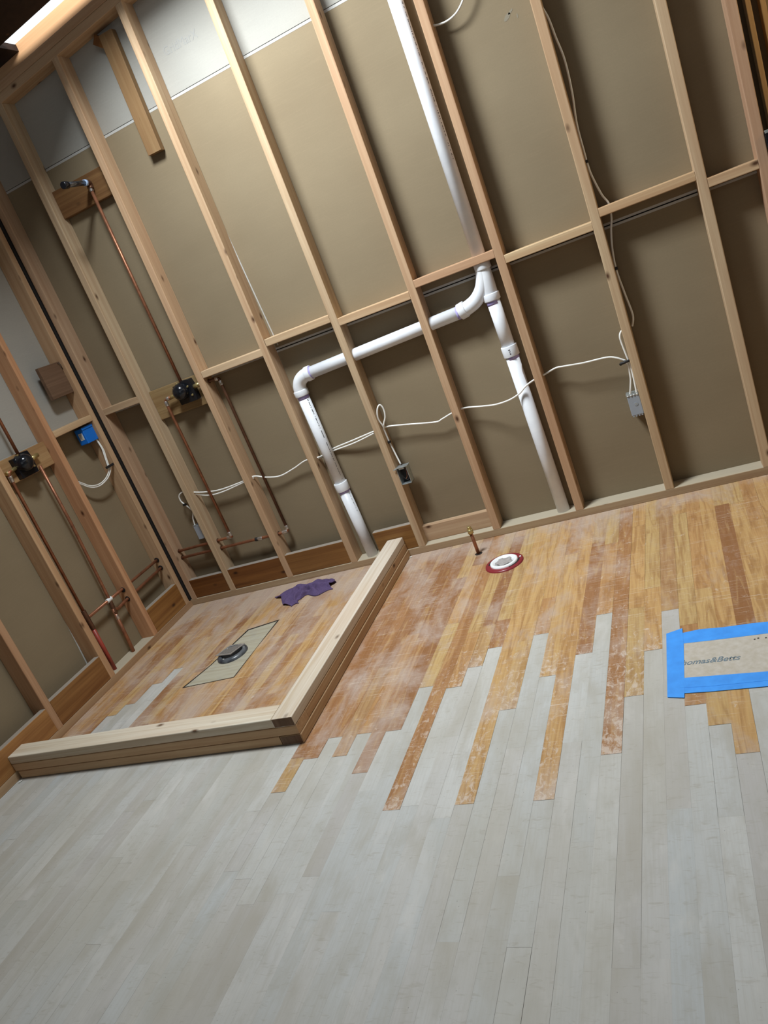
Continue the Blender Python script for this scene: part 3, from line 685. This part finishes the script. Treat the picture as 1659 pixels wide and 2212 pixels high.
def valve(par, c, X, Yv, Z):
    """round valve body and guard; X sideways, Yv out of the wall, Z up (unit vectors)"""
    c = Vector(c); X = Vector(X); Yv = Vector(Yv); Z = Vector(Z)
    P = lambda x, y, z: c + X * (x * 1.12) + Yv * (y * 1.1) + Z * (z * 1.12)
    def prism(nm, prof, y0, y1, m, p):
        bs = Vector(par['_base']); bm = bmesh.new(); n = len(prof)
        a = [bm.verts.new(P(x, y0, z) - bs) for x, z in prof]; b = [bm.verts.new(P(x, y1, z) - bs) for x, z in prof]
        bm.faces.new(a); bm.faces.new(b[::-1])
        for i in range(n): bm.faces.new((a[i], a[(i + 1) % n], b[(i + 1) % n], b[i]))
        bmesh.ops.bevel(bm, geom=[e for e in bm.edges], offset=0.002, segments=1, affect='EDGES')
        o = from_bm(nm, bm, m, par); return o
    vg = prism('valve_guard', [(-0.048, -0.055), (0.050, -0.055), (0.054, 0.010), (0.046, 0.048), (0.002, 0.052), (0.0, 0.040), (-0.052, 0.040), (-0.050, 0.0)], -0.045, -0.008, M['black'], par)
    prof = [(0.0, 0.040), (0.012, 0.039), (0.024, 0.034), (0.034, 0.024), (0.039, 0.010), (0.040, -0.02)]
    bs = Vector(par['_base']); bm = bmesh.new(); seg = 32; rings = []
    ctr = (-0.012, 0.006)
    for (r_, y_) in prof:
        r_ = max(r_, 0.0005); rings.append([bm.verts.new(P(ctr[0] + r_ * math.cos(2 * math.pi * k / seg), y_ - 0.002, ctr[1] + r_ * math.sin(2 * math.pi * k / seg)) - bs) for k in range(seg)])
    for i in range(len(rings) - 1):
        for k in range(seg): bm.faces.new((rings[i][k], rings[i][(k + 1) % seg], rings[i + 1][(k + 1) % seg], rings[i + 1][k]))
    from_bm('valve_dome', bm, M['black'], par, True)
    for (x, z) in ((0.030, 0.018), (-0.020, 0.045), (0.036, -0.025)):
        vsn = cyl('valve_screw', P(x, -0.010, z), P(x, -0.002, z), 0.0050, M['brass'], par, 12); nest(vsn, vg)
    cyl('inlet_stub', P(-0.045, -0.020, 0.0), P(-0.110, -0.020, -0.006), 0.0095, M['brass'], par, 16)
    cyl('inlet_stub', P(0.045, -0.020, 0.005), P(0.095, -0.020, 0.010), 0.0120, M['brass'], par, 16)
    return P
valve(sp, (0.573, 0.012, 1.190), (1, 0, 0), (0, -1, 0), (0, 0, 1))
tube('cold_pipe', smooth_path([(0.470, 0.030, 1.187), (0.446, 0.028, 1.186), (0.434, 0.028, 1.178), (0.431, 0.029, 1.160)], 5) + [(0.440, 0.030, 0.372)], cr, M['copper'], sp, 14)
joint((0.432, 0.0285, 1.178), (0.4315, 0.029, 1.150), sp); joint((0.446, 0.028, 1.186), (0.462, 0.0295, 1.187), sp)
tube('cold_pipe', smooth_path([(0.440, 0.030, 0.372), (0.441, 0.032, 0.352), (0.436, 0.040, 0.344), (0.415, 0.044, 0.342)], 4) + [(0.002, 0.045, 0.339)], cr, M['copper'], sp, 14)
joint((0.440, 0.030, 0.378), (0.4405, 0.031, 0.352), sp); joint((0.436, 0.040, 0.344), (0.405, 0.044, 0.342), sp)
tube('hot_pipe', smooth_path([(0.660, 0.030, 1.198), (0.740, 0.040, 1.196), (0.772, 0.048, 1.194), (0.783, 0.050, 1.184), (0.784, 0.050, 1.160)], 5) + [(0.790, 0.050, 0.318)], cr, M['copper_dark'], sp, 14)
joint((0.762, 0.046, 1.194), (0.778, 0.049, 1.192), sp); joint((0.783, 0.050, 1.180), (0.784, 0.050, 1.155), sp)
tube('hot_pipe', smooth_path([(0.790, 0.050, 0.318), (0.791, 0.049, 0.300), (0.785, 0.046, 0.290), (0.765, 0.045, 0.288)], 4) + [(0.002, 0.045, 0.295)], cr, M['copper'], sp, 14)
joint((0.790, 0.050, 0.322), (0.791, 0.049, 0.300), sp); joint((0.788, 0.047, 0.292), (0.755, 0.045, 0.288), sp)
joint((0.590, 0.045, 0.2890), (0.620, 0.045, 0.2885), sp); joint((0.572, 0.045, 0.2895), (0.590, 0.045, 0.289), sp, 0.0112, 'blackmat', 'pipe_sleeve')
for (x, z) in ((SX[1] + .020, 0.341), (SX[1] + .020, 0.292), (SX[0] + .020, 0.339), (SX[0] + .020, 0.295), (SX[2] + .020, 0.289), (SX[2] + .020, 1.196)):
    cyl('bored_hole_shade', (x - 0.0005, 0.045 if z < 1 else 0.037, z), (x + 0.0015, 0.045 if z < 1 else 0.037, z), 0.0125, M['copper_dark'], sp, 16)  # dark discs painted as the shaded holes bored in the studs

# ------------------------------------------------------------------ shower plumbing, left wall
lp = empty('shower_plumbing', (-0.04, -0.60, 1.17), 'left wall copper shower pipes with black valve and red painted drop', 'plumbing')
valve(lp, (-0.012, -0.597, 1.172), (0, 1, 0), (1, 0, 0), (0, 0, 1))
tube('riser_pipe', [(-0.035, -0.596, 1.20), (-0.04, -0.594, 2.20)], cr, M['copper'], lp, 14)
tube('cold_pipe', smooth_path([(-0.028, -0.690, 1.170), (-0.028, -0.706, 1.166), (-0.030, -0.711, 1.155), (-0.033, -0.710, 1.135)], 5) + [(-0.044, -0.705, 0.372)], cr, M['copper'], lp, 14)
joint((-0.030, -0.711, 1.150), (-0.033, -0.710, 1.120), lp)
tube('hot_pipe', [(-0.036, -0.508, 1.130), (-0.040, -0.503, 0.80), (-0.045, -0.516, 0.345), (-0.045, -0.519, 0.30)], cr, M['copper'], lp, 14)
joint((-0.044, -0.705, 0.395), (-0.045, -0.703, 0.285), lp, 0.0125, 'copper_dark', 'pipe_tee')
cyl('red_drop_pipe', (-0.045, -0.703, 0.300), (-0.045, -0.706, 0.001), 0.0105, M['red_pipe'], lp, 16)
tube('supply_pipe', [(-0.045, -0.700, 0.350), (-0.045, -0.018, 0.352)], cr, M['copper'], lp, 14)
tube('supply_pipe', smooth_path([(-0.045, -0.523, 0.302), (-0.040, -0.508, 0.289), (-0.040, -0.490, 0.284), (-0.043, -0.450, 0.287)], 5) + [(-0.045, -0.018, 0.300)], cr, M['copper'], lp, 14)
joint((-0.045, -0.500, 0.351), (-0.045, -0.538, 0.351), lp, 0.0118, 'whiteplastic', 'pale_fitting')
joint((-0.045, -0.517, 0.343), (-0.045, -0.523, 0.268), lp, 0.0118, 'copper_dark', 'pipe_tee')
joint((-0.045, -0.524, 0.262), (-0.045, -0.526, 0.235), lp, 0.0108)
tube('hot_drop_pipe', [(-0.045, -0.523, 0.30), (-0.046, -0.540, 0.001)], 0.0100, M['copper'], lp, 16)
for (y, z) in ((LY[1] - .0195, 0.345), (LY[1] - .0195, 0.288), (LY[0] - .0195, 0.352), (LY[0] - .0195, 0.300)):
    cyl('bored_hole_shade', (-0.045, y - 0.002, z), (-0.045, y + 0.0005, z), 0.0155, M['blackmat'], lp, 16)  # black discs for the shadowed holes round the pipes

# ------------------------------------------------------------------ electrical
def cable(nm, pts, lb, grp=None, r=0.0042, flat=0.62):
    fd = (0, 1, 0)
    o = tube(nm, smooth_path(pts, 6), r, M['cable'], None, 10, flat=None)
    return tag(o, lb, 'cable', grp)
G = 'white cables along the back wall'
A_ = [(0.318, 0.045, 0.656), (0.39, 0.045, 0.637), (0.492, 0.05, 0.622), (0.642, 0.045, 0.63), (0.734, 0.045, 0.641), (0.801, 0.05, 0.615), (0.878, 0.06, 0.598), (0.975, 0.06, 0.616), (1.064, 0.05, 0.641), (1.142, 0.045, 0.639), (1.163, 0.08, 0.636), (1.22, 0.081, 0.652), (1.351, 0.06, 0.668), (1.491, 0.045, 0.684), (1.563, 0.045, 0.688), (1.669, 0.05, 0.667), (1.808, 0.05, 0.638), (1.847, 0.05, 0.643), (1.901, 0.045, 0.657), (1.964, 0.045, 0.665), (2.055, 0.035, 0.65), (2.127, 0.01, 0.644), (2.196, 0.006, 0.647), (2.25, 0.004, 0.663), (2.286, 0.006, 0.686), (2.325, 0.02, 0.699), (2.381, 0.045, 0.706), (2.433, 0.04, 0.719), (2.475, 0.03, 0.717), (2.556, 0.03, 0.706), (2.656, 0.025, 0.7), (2.697, 0.02, 0.686), (2.732, 0.02, 0.66)]
cable('electrical_cable', A_, 'long white cable running through the back wall studs to the grey box', G)
cable('electrical_cable', [(0.31, 0.05, 0.648), (0.405, 0.05, 0.611), (0.5, 0.05, 0.606), (0.638, 0.045, 0.622), (0.73, 0.045, 0.634)], 'second white cable sagging between the two studs beside the shower valve pipes', G)
cable('electrical_cable', [(1.14, 0.045, 0.634), (1.159, 0.08, 0.627), (1.221, 0.08, 0.641), (1.358, 0.06, 0.653), (1.487, 0.045, 0.675)], 'second white cable passing behind the left white pipe', G)
cable('electrical_cable', [(1.540, 0.04, 0.67), (1.553, 0.03, 0.695), (1.547, 0.02, 0.743), (1.56, 0.02, 0.788), (1.576, 0.03, 0.805), (1.586, 0.035, 0.783), (1.58, 0.035, 0.741), (1.553, 0.035, 0.694), (1.549, 0.04, 0.628), (1.555, 0.04, 0.565), (1.568, 0.03, 0.487)], 'white cable looped above the open metal outlet box', G)
cable('electrical_cable', [(2.737, 0.02, 0.501), (2.742, 0.02, 0.575), (2.743, 0.018, 0.64), (2.738, 0.015, 0.691), (2.733, 0.015, 0.749), (2.734, 0.015, 0.774), (2.742, 0.02, 0.789), (2.753, 0.03, 0.794)], 'white cable bending above the grey outlet box', G)
cable('electrical_cable', [(2.732, 0.02, 0.66), (2.734, 0.02, 0.636), (2.730, 0.02, 0.584), (2.720, 0.02, 0.545), (2.707, 0.02, 0.503)], 'short white cable dropping into the left of the grey box', G, 0.0038)
cable('electrical_cable', [(2.781, 0.05, 2.133), (2.777, 0.05, 2.086), (2.792, 0.05, 2.022), (2.799, 0.05, 1.953), (2.809, 0.05, 1.864), (2.804, 0.05, 1.746), (2.790, 0.05, 1.631), (2.789, 0.05, 1.518), (2.789, 0.05, 1.483), (2.793, 0.05, 1.43), (2.811, 0.05, 1.346), (2.828, 0.05, 1.303), (2.824, 0.05, 1.247), (2.809, 0.05, 1.196), (2.795, 0.05, 1.123), (2.789, 0.05, 1.038), (2.797, 0.05, 0.933), (2.805, 0.05, 0.838), (2.791, 0.05, 0.792)], 'long white cable hanging down the right side of the marked stud', G)
cable('electrical_cable', [(2.351, 0.045, 2.193), (2.386, 0.05, 2.182), (2.425, 0.05, 2.178), (2.461, 0.05, 2.185), (2.485, 0.05, 2.198), (2.508, 0.05, 2.218), (2.531, 0.05, 2.249), (2.56, 0.05, 2.32)], 'white cable curving up at the top, right of the vent pipe stud', G)
cable('electrical_cable', [(0.314, 0.045, 0.655), (0.277, 0.045, 0.673), (0.241, 0.045, 0.668), (0.222, 0.045, 0.652), (0.22, 0.045, 0.624), (0.232, 0.045, 0.603), (0.255, 0.045, 0.57), (0.262, 0.047, 0.545), (0.241, 0.05, 0.51), (0.235, 0.05, 0.486), (0.230, 0.05, 0.462)], 'white cable looping down to the small grey box near the corner', G)
LG = 'paired cables below the blue box'
cable('electrical_cable', [(-0.03, -0.067, 1.130), (-0.025, -0.066, 1.092), (-0.02, -0.069, 1.059), (-0.02, -0.08, 1.01), (-0.02, -0.088, 0.973), (-0.02, -0.099, 0.942), (-0.025, -0.132, 0.916), (-0.03, -0.182, 0.902), (-0.035, -0.231, 0.906), (-0.04, -0.269, 0.923), (-0.045, -0.294, 0.947), (-0.045, -0.36, 1.00)], 'inner of two white cables curving down from the blue box', LG, 0.0034)
cable('electrical_cable', [(-0.03, -0.064, 1.130), (-0.022, -0.062, 1.081), (-0.02, -0.062, 1.046), (-0.02, -0.072, 1.007), (-0.02, -0.080, 0.971), (-0.02, -0.089, 0.937), (-0.025, -0.127, 0.908), (-0.03, -0.187, 0.893), (-0.035, -0.236, 0.897), (-0.04, -0.273, 0.915), (-0.045, -0.297, 0.938), (-0.045, -0.36, 0.99)], 'outer of two white cables curving down from the blue box', LG, 0.0034)
# ties and staples
tag(box('cable_tie', (-0.016, -0.118, 0.955), (-0.006, -0.052, 0.968), M['blackmat'], None, 0.002), 'black strap holding the paired cables below the blue box', 'cable strap')
o = tube('cable_tie', [(2.705, 0.010, 0.655), (2.712, 0.004, 0.660), (2.720, 0.010, 0.658), (2.728, 0.004, 0.662), (2.736, 0.010, 0.660), (2.745, 0.006, 0.662)], [0.006, 0.0075, 0.006, 0.0075, 0.006, 0.005], M['blackmat'], None, 10)
tag(o, 'ridged black cable stack clip above the grey outlet box', 'cable strap')
for (x, y, z, lb) in ((2.786, 0.042, 1.487, 'small black staple on the hanging cable, above the blocking'), (2.788, 0.042, 1.047, 'small black staple on the hanging cable, below the blocking'), (1.549, 0.032, 0.612, 'black staple above the open metal outlet box'), (0.237, 0.036, 0.600, 'black staple on the cable near the corner')):
    tag(box('cable_staple', (x - 0.009, y - 0.004, z - 0.006), (x + 0.009, y + 0.012, z + 0.006), M['blackmat'], None, 0.0015), lb, 'staple', 'black cable staples')
# blue box
bb = empty('electrical_box', (-0.05, -0.0565, 1.165), 'blue plastic electrical box with a pale label under the left wall block', 'electrical box')
box('box_body', (-0.072, -0.146, 1.120), (-0.016, -0.058, 1.208), M['blue'], bb, 0.003)
box('box_flange', (-0.0165, -0.150, 1.196), (-0.0130, -0.060, 1.211), M['blue'], bb, 0.001)
lbq = box('paper_label', (-0.056, -0.1472, 1.146), (-0.028, -0.1458, 1.184), M['label'], bb)
for k in range(5): lpq = box('label_print', (-0.051, -0.1478, 1.151 + k * 0.006), (-0.034, -0.1471, 1.154 + k * 0.006), M['faintink'], bb); nest(lpq, lbq)
# grey plastic box
gb = empty('electrical_box', (2.72, 0.05, 0.46), 'grey plastic outlet box on the left side of the yellowish stud', 'electrical box')
box('box_body', (2.693, 0.018, 0.412), (2.745, 0.085, 0.506), M['grey'], gb, 0.002)
for k in range(4): box('box_tooth', (2.696 + k * 0.0125, 0.019, 0.406), (2.703 + k * 0.0125, 0.070, 0.4125), M['grey'], gb)
lk = cyl('knockout', (2.723, 0.0165, 0.463), (2.723, 0.0185, 0.463), 0.0085, M['grey'], gb, 24)
nest(cyl('knockout_rim', (2.723, 0.0162, 0.464), (2.723, 0.0180, 0.464), 0.0045, M['steel'], gb, 20), lk)
box('box_clamp', (2.691, 0.016, 0.504), (2.744, 0.060, 0.514), M['steel'], gb, 0.001)
for k in range(4): cyl('clamp_screw', (2.698 + k * 0.013, 0.014, 0.507), (2.698 + k * 0.013, 0.018, 0.507), 0.003, M['whiteplastic'], gb, 10)
# open metal box
mb = empty('electrical_box', (1.575, 0.02, 0.435), 'open metal outlet box on the right side of its stud', 'electrical box')
bx0, bx1, bz0, bz1, by0, by1 = 1.5475, 1.602, 0.388, 0.480, -0.004, 0.045
box('side_plate', (bx0, by0, bz0), (bx0 + .002, by1, bz1), M['steel'], mb); box('side_plate', (bx1 - .002, by0, bz0), (bx1, by1, bz1), M['steel'], mb)
box('end_plate', (bx0, by0, bz0), (bx1, by1, bz0 + .002), M['steel'], mb); box('end_plate', (bx0 - 0.008, by0 - .004, bz1 - .002), (bx1 + .006, by1, bz1), M['steel'], mb)
box('back_plate', (bx0, by1 - .002, bz0), (bx1, by1, bz1), M['blackmat'], mb)
box('mounting_ear', (bx0 - .014, by0 - .006, bz1 - .006), (bx0 + .004, by0 - .003, bz1 - .002), M['steel'], mb); box('mounting_ear', (bx1 - .004, by0 - .006, bz1 + .000), (bx1 + .010, by0 - .003, bz1 + .006), M['steel'], mb)
box('cable_clamp', (1.560, by0, 0.468), (1.588, 0.02, 0.477), M['steel'], mb, 0.001)
tube('box_wire', smooth_path([(1.565, 0.03, 0.475), (1.560, 0.012, 0.450), (1.568, 0.008, 0.420), (1.585, 0.01, 0.405), (1.590, 0.012, 0.43)], 5), 0.0018, M['blackmat'], mb, 8)
tube('box_wire', smooth_path([(1.575, 0.03, 0.475), (1.590, 0.012, 0.455), (1.586, 0.008, 0.425), (1.572, 0.01, 0.41)], 5), 0.0014, M['copper'], mb, 8)
# small grey box near the corner
sb = empty('electrical_box', (0.24, 0.05, 0.42), 'small narrow grey box near the corner, above two copper pipes', 'electrical box')
box('box_body', (0.226, 0.035, 0.378), (0.292, 0.085, 0.464), M['grey'], sb, 0.002)
box('box_clamp', (0.226, 0.034, 0.464), (0.250, 0.06, 0.468), M['steel'], sb)
# black edge of a box at the right stud
ob = empty('electrical_box', (3.425, 0.02, 1.32), 'black edge of a box at the far right stud', 'electrical box')
box('box_body', (3.4125, -0.012, 1.285), (3.470, 0.05, 1.345), M['black'], ob, 0.002)
box('box_lip', (3.4125, -0.013, 1.336), (3.428, -0.004, 1.347), M['steel'], ob, 0.001)
for (y, z, lb) in ((-0.335, 1.62, 'black cable stub beside the left corner stud bay'),):
    tag(cyl('nail_stub', (-0.088, -0.296, 1.568), (-0.070, -0.300, 1.566), 0.006, M['blackmat'], None, 12), 'small black plug on the pale drywall beside the orange stud', 'plug')

# ------------------------------------------------------------------ things on the floor
# shower drain
patch = empty('plywood_patch', (0.72, -0.72, 0), 'pale plywood patch let into the shower floor around the drain', 'patch')
PP = [(0.672, -0.496), (0.826, -0.456), (0.826, -0.935), (0.557, -0.948), (0.612, -0.79)]
poly_slab('cut_gap_shadow', [(0.659, -0.480), (0.833, -0.438), (0.8265, -0.70), (0.8305, -0.905), (0.829, -0.937), (0.545, -0.952), (0.540, -0.950), (0.602, -0.782)], 0.0008, 0.0012, M['darkgap'], patch)  # black slab painted as the shadow in the recessed cut
o = poly_slab('plywood_panel', PP, 0.0012, 0.0030, None, patch)
mply, nt, b = new_mat('pale_plywood')
n_ = noise(nt, mapped(nt, (3, 60, 1), rot=(0, 0, 0.15)), 1.0, 4, 0.6, 0.5); n2_ = noise(nt, mapped(nt, (9, 9, 1)), 1.0, 4, 0.6)
c_ = mixc(nt, ramp(nt, n_, [(0.45, 0), (0.7, 0.7)]), (0.40, 0.37, 0.28), (0.29, 0.24, 0.15)); c_ = mixc(nt, ramp(nt, n2_, [(0.5, 0), (0.75, 0.6)]), c_, (0.26, 0.26, 0.24))
nt.links.new(c_, b.inputs['Base Color']); b.inputs['Roughness'].default_value = 0.8
o.data.materials.append(mply)
dr = empty('shower_drain', (0.703, -0.722, 0), 'black round shower drain with a tilted metal strainer on it', 'drain')
drg = lathe('drain_ring', [(0.052, 0.001), (0.052, 0.012), (0.058, 0.017), (0.070, 0.015), (0.077, 0.008), (0.078, 0.001)], (0.703, -0.722, 0.003), M['abs'], dr)
lathe('drain_bowl', [(0.0005, 0.0012), (0.048, 0.0012), (0.054, 0.010)], (0.703, -0.722, 0.003), M['blackmat'], dr)
for a_ in (20, 140, 260):
    dsc = cyl('drain_screw', (0.703 + .064 * math.cos(R(a_)), -0.722 + .064 * math.sin(R(a_)), 0.016), (0.703 + .064 * math.cos(R(a_)), -0.722 + .064 * math.sin(R(a_)), 0.022), 0.005, M['steel'], dr, 12); nest(dsc, drg)
def strainer():
    bm = bmesh.new(); S = 0.0535; n = 8; bw = 0.0026; th = 0.003
    def bx(x0, x1, y0, y1, z0=0, z1=th):
        v = [bm.verts.new((x, y, z)) for z in (z0, z1) for (x, y) in ((x0, y0), (x1, y0), (x1, y1), (x0, y1))]
        for q in ((3, 2, 1, 0), (4, 5, 6, 7), (0, 1, 5, 4), (1, 2, 6, 5), (2, 3, 7, 6), (3, 0, 4, 7)): bm.faces.new([v[k] for k in q])
    fr = 0.011
    bx(-S, S, -S, -S + fr); bx(-S, S, S - fr, S); bx(-S, -S + fr, -S + fr, S - fr); bx(S - fr, S, -S + fr, S - fr)
    inner = 2 * (S - fr)
    for k in range(1, n):
        p = -S + fr + inner * k / n
        bx(p - bw / 2, p + bw / 2, -S + fr, S - fr); bx(-S + fr, S - fr, p - bw / 2, p + bw / 2, 0.0004, th - 0.0004)
    return bm
g = from_bm('strainer', strainer(), M['grate'], dr)
g.location = Vector((0.687, -0.706, 0.021)) - Vector(dr['_base']); g.rotation_euler = (R(-6), R(-3), R(-12))

# toilet flange
tf = empty('toilet_flange', (2.015, -0.337, 0), 'dark red ring and white plastic toilet flange in the floor', 'toilet flange')
frg = lathe('flange_ring', [(0.058, 0.001), (0.058, 0.006), (0.062, 0.0085), (0.084, 0.0085), (0.089, 0.006), (0.0905, 0.001)], (2.015, -0.337, 0.0), M['redring'], tf)
lathe('plastic_collar', [(0.036, 0.004), (0.036, 0.009), (0.048, 0.010), (0.051, 0.0155), (0.060, 0.0165), (0.0645, 0.014), (0.065, 0.002)], (2.015, -0.337, 0.0), M['whiteplastic'], tf)
bm = bmesh.new(); vs = []; rd = random.Random(4)
for k in range(40):
    a_ = 2 * math.pi * k / 40; rr = 0.034 + (0.008 if (k // 4) % 2 else 0.0) + rd.uniform(-0.002, 0.002)
    vs.append(bm.verts.new((rr * math.cos(a_), rr * math.sin(a_), 0.0105)))
bm.faces.new(vs); rg = bmesh.ops.extrude_face_region(bm, geom=list(bm.faces)); bmesh.ops.translate(bm, verts=[q for q in rg['geom'] if isinstance(q, bmesh.types.BMVert)], vec=(0, 0, 0.002))
o = from_bm('test_cap', bm, M['greyplastic'], tf); o.location = (0, 0, 0)
def slot(a0, a1, r0, r1, z, m, nm='bolt_slot'):
    bm = bmesh.new(); n = 14; v = []
    for dz in (0, 0.0012):
        for k in range(n + 1):
            a_ = R(a0 + (a1 - a0) * k / n)
            v.append((bm.verts.new((r0 * math.cos(a_), r0 * math.sin(a_), z + dz)), bm.verts.new((r1 * math.cos(a_), r1 * math.sin(a_), z + dz))))
    for k in range(n): bm.faces.new((v[n + 1 + k][0], v[n + 1 + k][1], v[n + 2 + k][1], v[n + 2 + k][0])); bm.faces.new((v[k][0], v[k + 1][0], v[k + 1][1], v[k][1])); bm.faces.new((v[k][0], v[k][1], v[n + 1 + k][1], v[n + 1 + k][0])) if k == 0 else None; bm.faces.new((v[k][1], v[k + 1][1], v[n + 2 + k][1], v[n + 1 + k][1])); bm.faces.new((v[k][0], v[n + 1 + k][0], v[n + 2 + k][0], v[k + 1][0]))
    return from_bm(nm, bm, m, tf)
nest(slot(-62, 10, 0.066, 0.074, 0.0080, M['blackmat']), frg); nest(slot(118, 190, 0.066, 0.074, 0.0080, M['blackmat']), frg)
cyl('closet_bolt', (2.090, -0.318, 0.0085), (2.090, -0.318, 0.0125), 0.0045, M['whiteplastic'], tf, 12)
# copper stub
cs = empty('copper_stub', (1.856, -0.163, 0), 'capped copper water stub standing by the toilet flange', 'pipe')
cyl('stub_pipe', (1.856, -0.163, 0.0), (1.855, -0.163, 0.125), 0.0085, M['copper'], cs, 18)
cyl('compression_nut', (1.8552, -0.163, 0.112), (1.855, -0.163, 0.136), 0.0145, M['brass'], cs, 6)
cyl('pipe_cap', (1.855, -0.163, 0.136), (1.855, -0.163, 0.149), 0.010, M['brass'], cs, 16, 0.002)
lathe('floor_hole', [(0.0005, 0.0012), (0.018, 0.0012), (0.019, 0.0008)], (1.857, -0.164, 0), M['darkgap'], cs, 24)

# rag
def rag():
    nu, nv = 96, 44; bm = bmesh.new(); grid = []
    ctr = smooth_path([(0.755, -0.235, 0), (0.805, -0.190, 0), (0.855, -0.168, 0), (0.910, -0.160, 0), (0.970, -0.150, 0), (1.035, -0.140, 0)], 19)
    nu = len(ctr)
    for i in range(nu):
        t = i / (nu - 1); c = ctr[i]; d = (ctr[min(i + 1, nu - 1)] - ctr[max(i - 1, 0)]).normalized(); s = Vector((-d.y, d.x, 0))
        wd = 0.115 * (1 - t) ** 0.9 + 0.078 + 0.020 * math.sin(t * 3.1 * math.pi) + 0.05 * max(0, t - 0.55)
        pinch = math.exp(-((t - 0.55) / 0.07) ** 2); wd *= 1 - 0.35 * pinch
        row = []
        for j in range(nv):
            v = j / (nv - 1) * 2 - 1
            h = 0.030 * (1 - abs(v) ** 2.2) * (0.35 + 0.75 * math.sin(math.pi * min(1, t * 1.05 + 0.02)) ** 0.7)
            h += 0.010 * math.sin(v * 6.0 + t * 10.0) * (1 - v * v) + 0.007 * math.sin(v * 11 - t * 19 + 1.0) * (1 - v * v)
            h += 0.006 * math.sin(t * 34 + v * 3.0) * (1 - v * v) - 0.016 * pinch * (1 - v * v)
            jit = 0.010 * math.sin(t * 23 + (2 if v > 0 else 0)) * abs(v) ** 3
            p = c + s * (v * (wd * 0.62) + jit - 0.006) + d * (0.012 * math.sin(v * 5 + t * 7))
            row.append(bm.verts.new((p.x, p.y, max(0.0015, h + 0.002))))
        grid.append(row)
    for i in range(nu - 1):
        for j in range(nv - 1): bm.faces.new((grid[i][j], grid[i + 1][j], grid[i + 1][j + 1], grid[i][j + 1]))
    o = from_bm('rag', bm, M['rag'], None, True)
    md = o.modifiers.new('thickness', 'SOLIDIFY'); md.thickness = 0.0025; md.offset = 1
    tag(o, 'crumpled purple rag on the shower floor by the back wall', 'rag')
rag()

# tape and cardboard
card = empty('cardboard_patch', (2.95, -1.30, 0), 'cardboard patch with blue grey lettering framed by blue tape', 'cardboard')
poly_slab('cardboard_sheet', [(2.71, -1.165), (3.30, -1.215), (3.28, -1.47), (2.70, -1.45)], 0.0008, 0.0024, M['card'], card)
text('printed_lettering', 'Thomas&Betts', (2.719, -1.3340, 0.0028), (0, 0, R(-4.2)), 0.182, M['cardink'], card, shear=0.35, hscale=1.15, bold=0.012)
rd = random.Random(2)
for k in range(7):
    x = 2.945 + k * 0.016 + rd.uniform(-.003, .003); y = -1.247 - (x - 2.945) * 0.06 - rd.uniform(0, 0.004)
    box('torn_flute', (x, y - 0.005, 0.0020), (x + 0.005, y, 0.0029), M['darkgap'], card)
def tape(nm, pts, lb, z0=0.0008, z1=0.0032):
    tag(poly_slab(nm, pts, z0, z1, M['tape']), lb, 'tape', 'blue tape strips around the cardboard')
tape('blue_tape', [(2.697, -1.146), (2.748, -1.128), (2.7475, -1.215), (2.7385, -1.40), (2.7335, -1.496), (2.687, -1.484)], 'blue tape strip along the left edge of the cardboard', 0.0025, 0.0034)
tape('blue_tape', [(2.728, -1.158), (2.800, -1.150), (2.870, -1.160), (2.952, -1.163), (3.30, -1.200), (3.295, -1.262), (2.985, -1.232), (2.86, -1.226), (2.728, -1.2165)], 'blue tape strip along the upper edge of the cardboard', 0.0024, 0.0030)
tape('blue_tape', [(2.722, -1.4000), (2.960, -1.424), (3.30, -1.452), (3.30, -1.500), (2.958, -1.466), (2.80, -1.458), (2.722, -1.446)], 'upper of two overlapping blue tape strips along the lower cardboard edge', 0.0030, 0.0036)
tape('blue_tape', [(2.728, -1.430), (3.30, -1.470), (3.30, -1.520), (2.953, -1.491), (2.80, -1.482), (2.728, -1.4740)], 'lower of two overlapping blue tape strips along the lower cardboard edge', 0.0024, 0.0030)

# ------------------------------------------------------------------ next room studs
for (x, lb) in ((3.524, 'narrow yellow lit stud in the next room, left of two'), (3.576, 'narrow yellow lit stud in the next room, right of two')):
    tag(board('furring_stud', (x, 0.585, 0.0), (x, 0.585, 2.88), (1, 0, 0), 0.021, 0.066, M['stud'], tint=(1.05, 1.0, 0.8)), lb, 'stud', 'studs seen in the next room')
struct(box('trim_3', (3.415, 0.0895, 0.0), (3.4195, 0.30, 2.80), M['weathered']))

# small chips of debris
chips = [(1.452, -0.022, 'white chip at the far end of the curb'), (0.022, -1.500, 'white chip at the near left end of the curb')]
for k, (x, y, lb) in enumerate(chips):
    bm = bmesh.new(); bmesh.ops.create_icosphere(bm, subdivisions=1, radius=1.0)
    rd = random.Random(k)
    for v in bm.verts: v.co = Vector((v.co.x * 0.010, v.co.y * 0.005, v.co.z * 0.0025)) * rd.uniform(0.7, 1.2)
    o = from_bm('chip', bm, M['chip']); o.location = (x, y, 0.0035); o.rotation_euler = (0, 0, k * 1.1)
    tag(o, lb, 'chip', 'pale chips on the floor')

for o in list(C.objects):
    if '_base' in o: del o['_base']
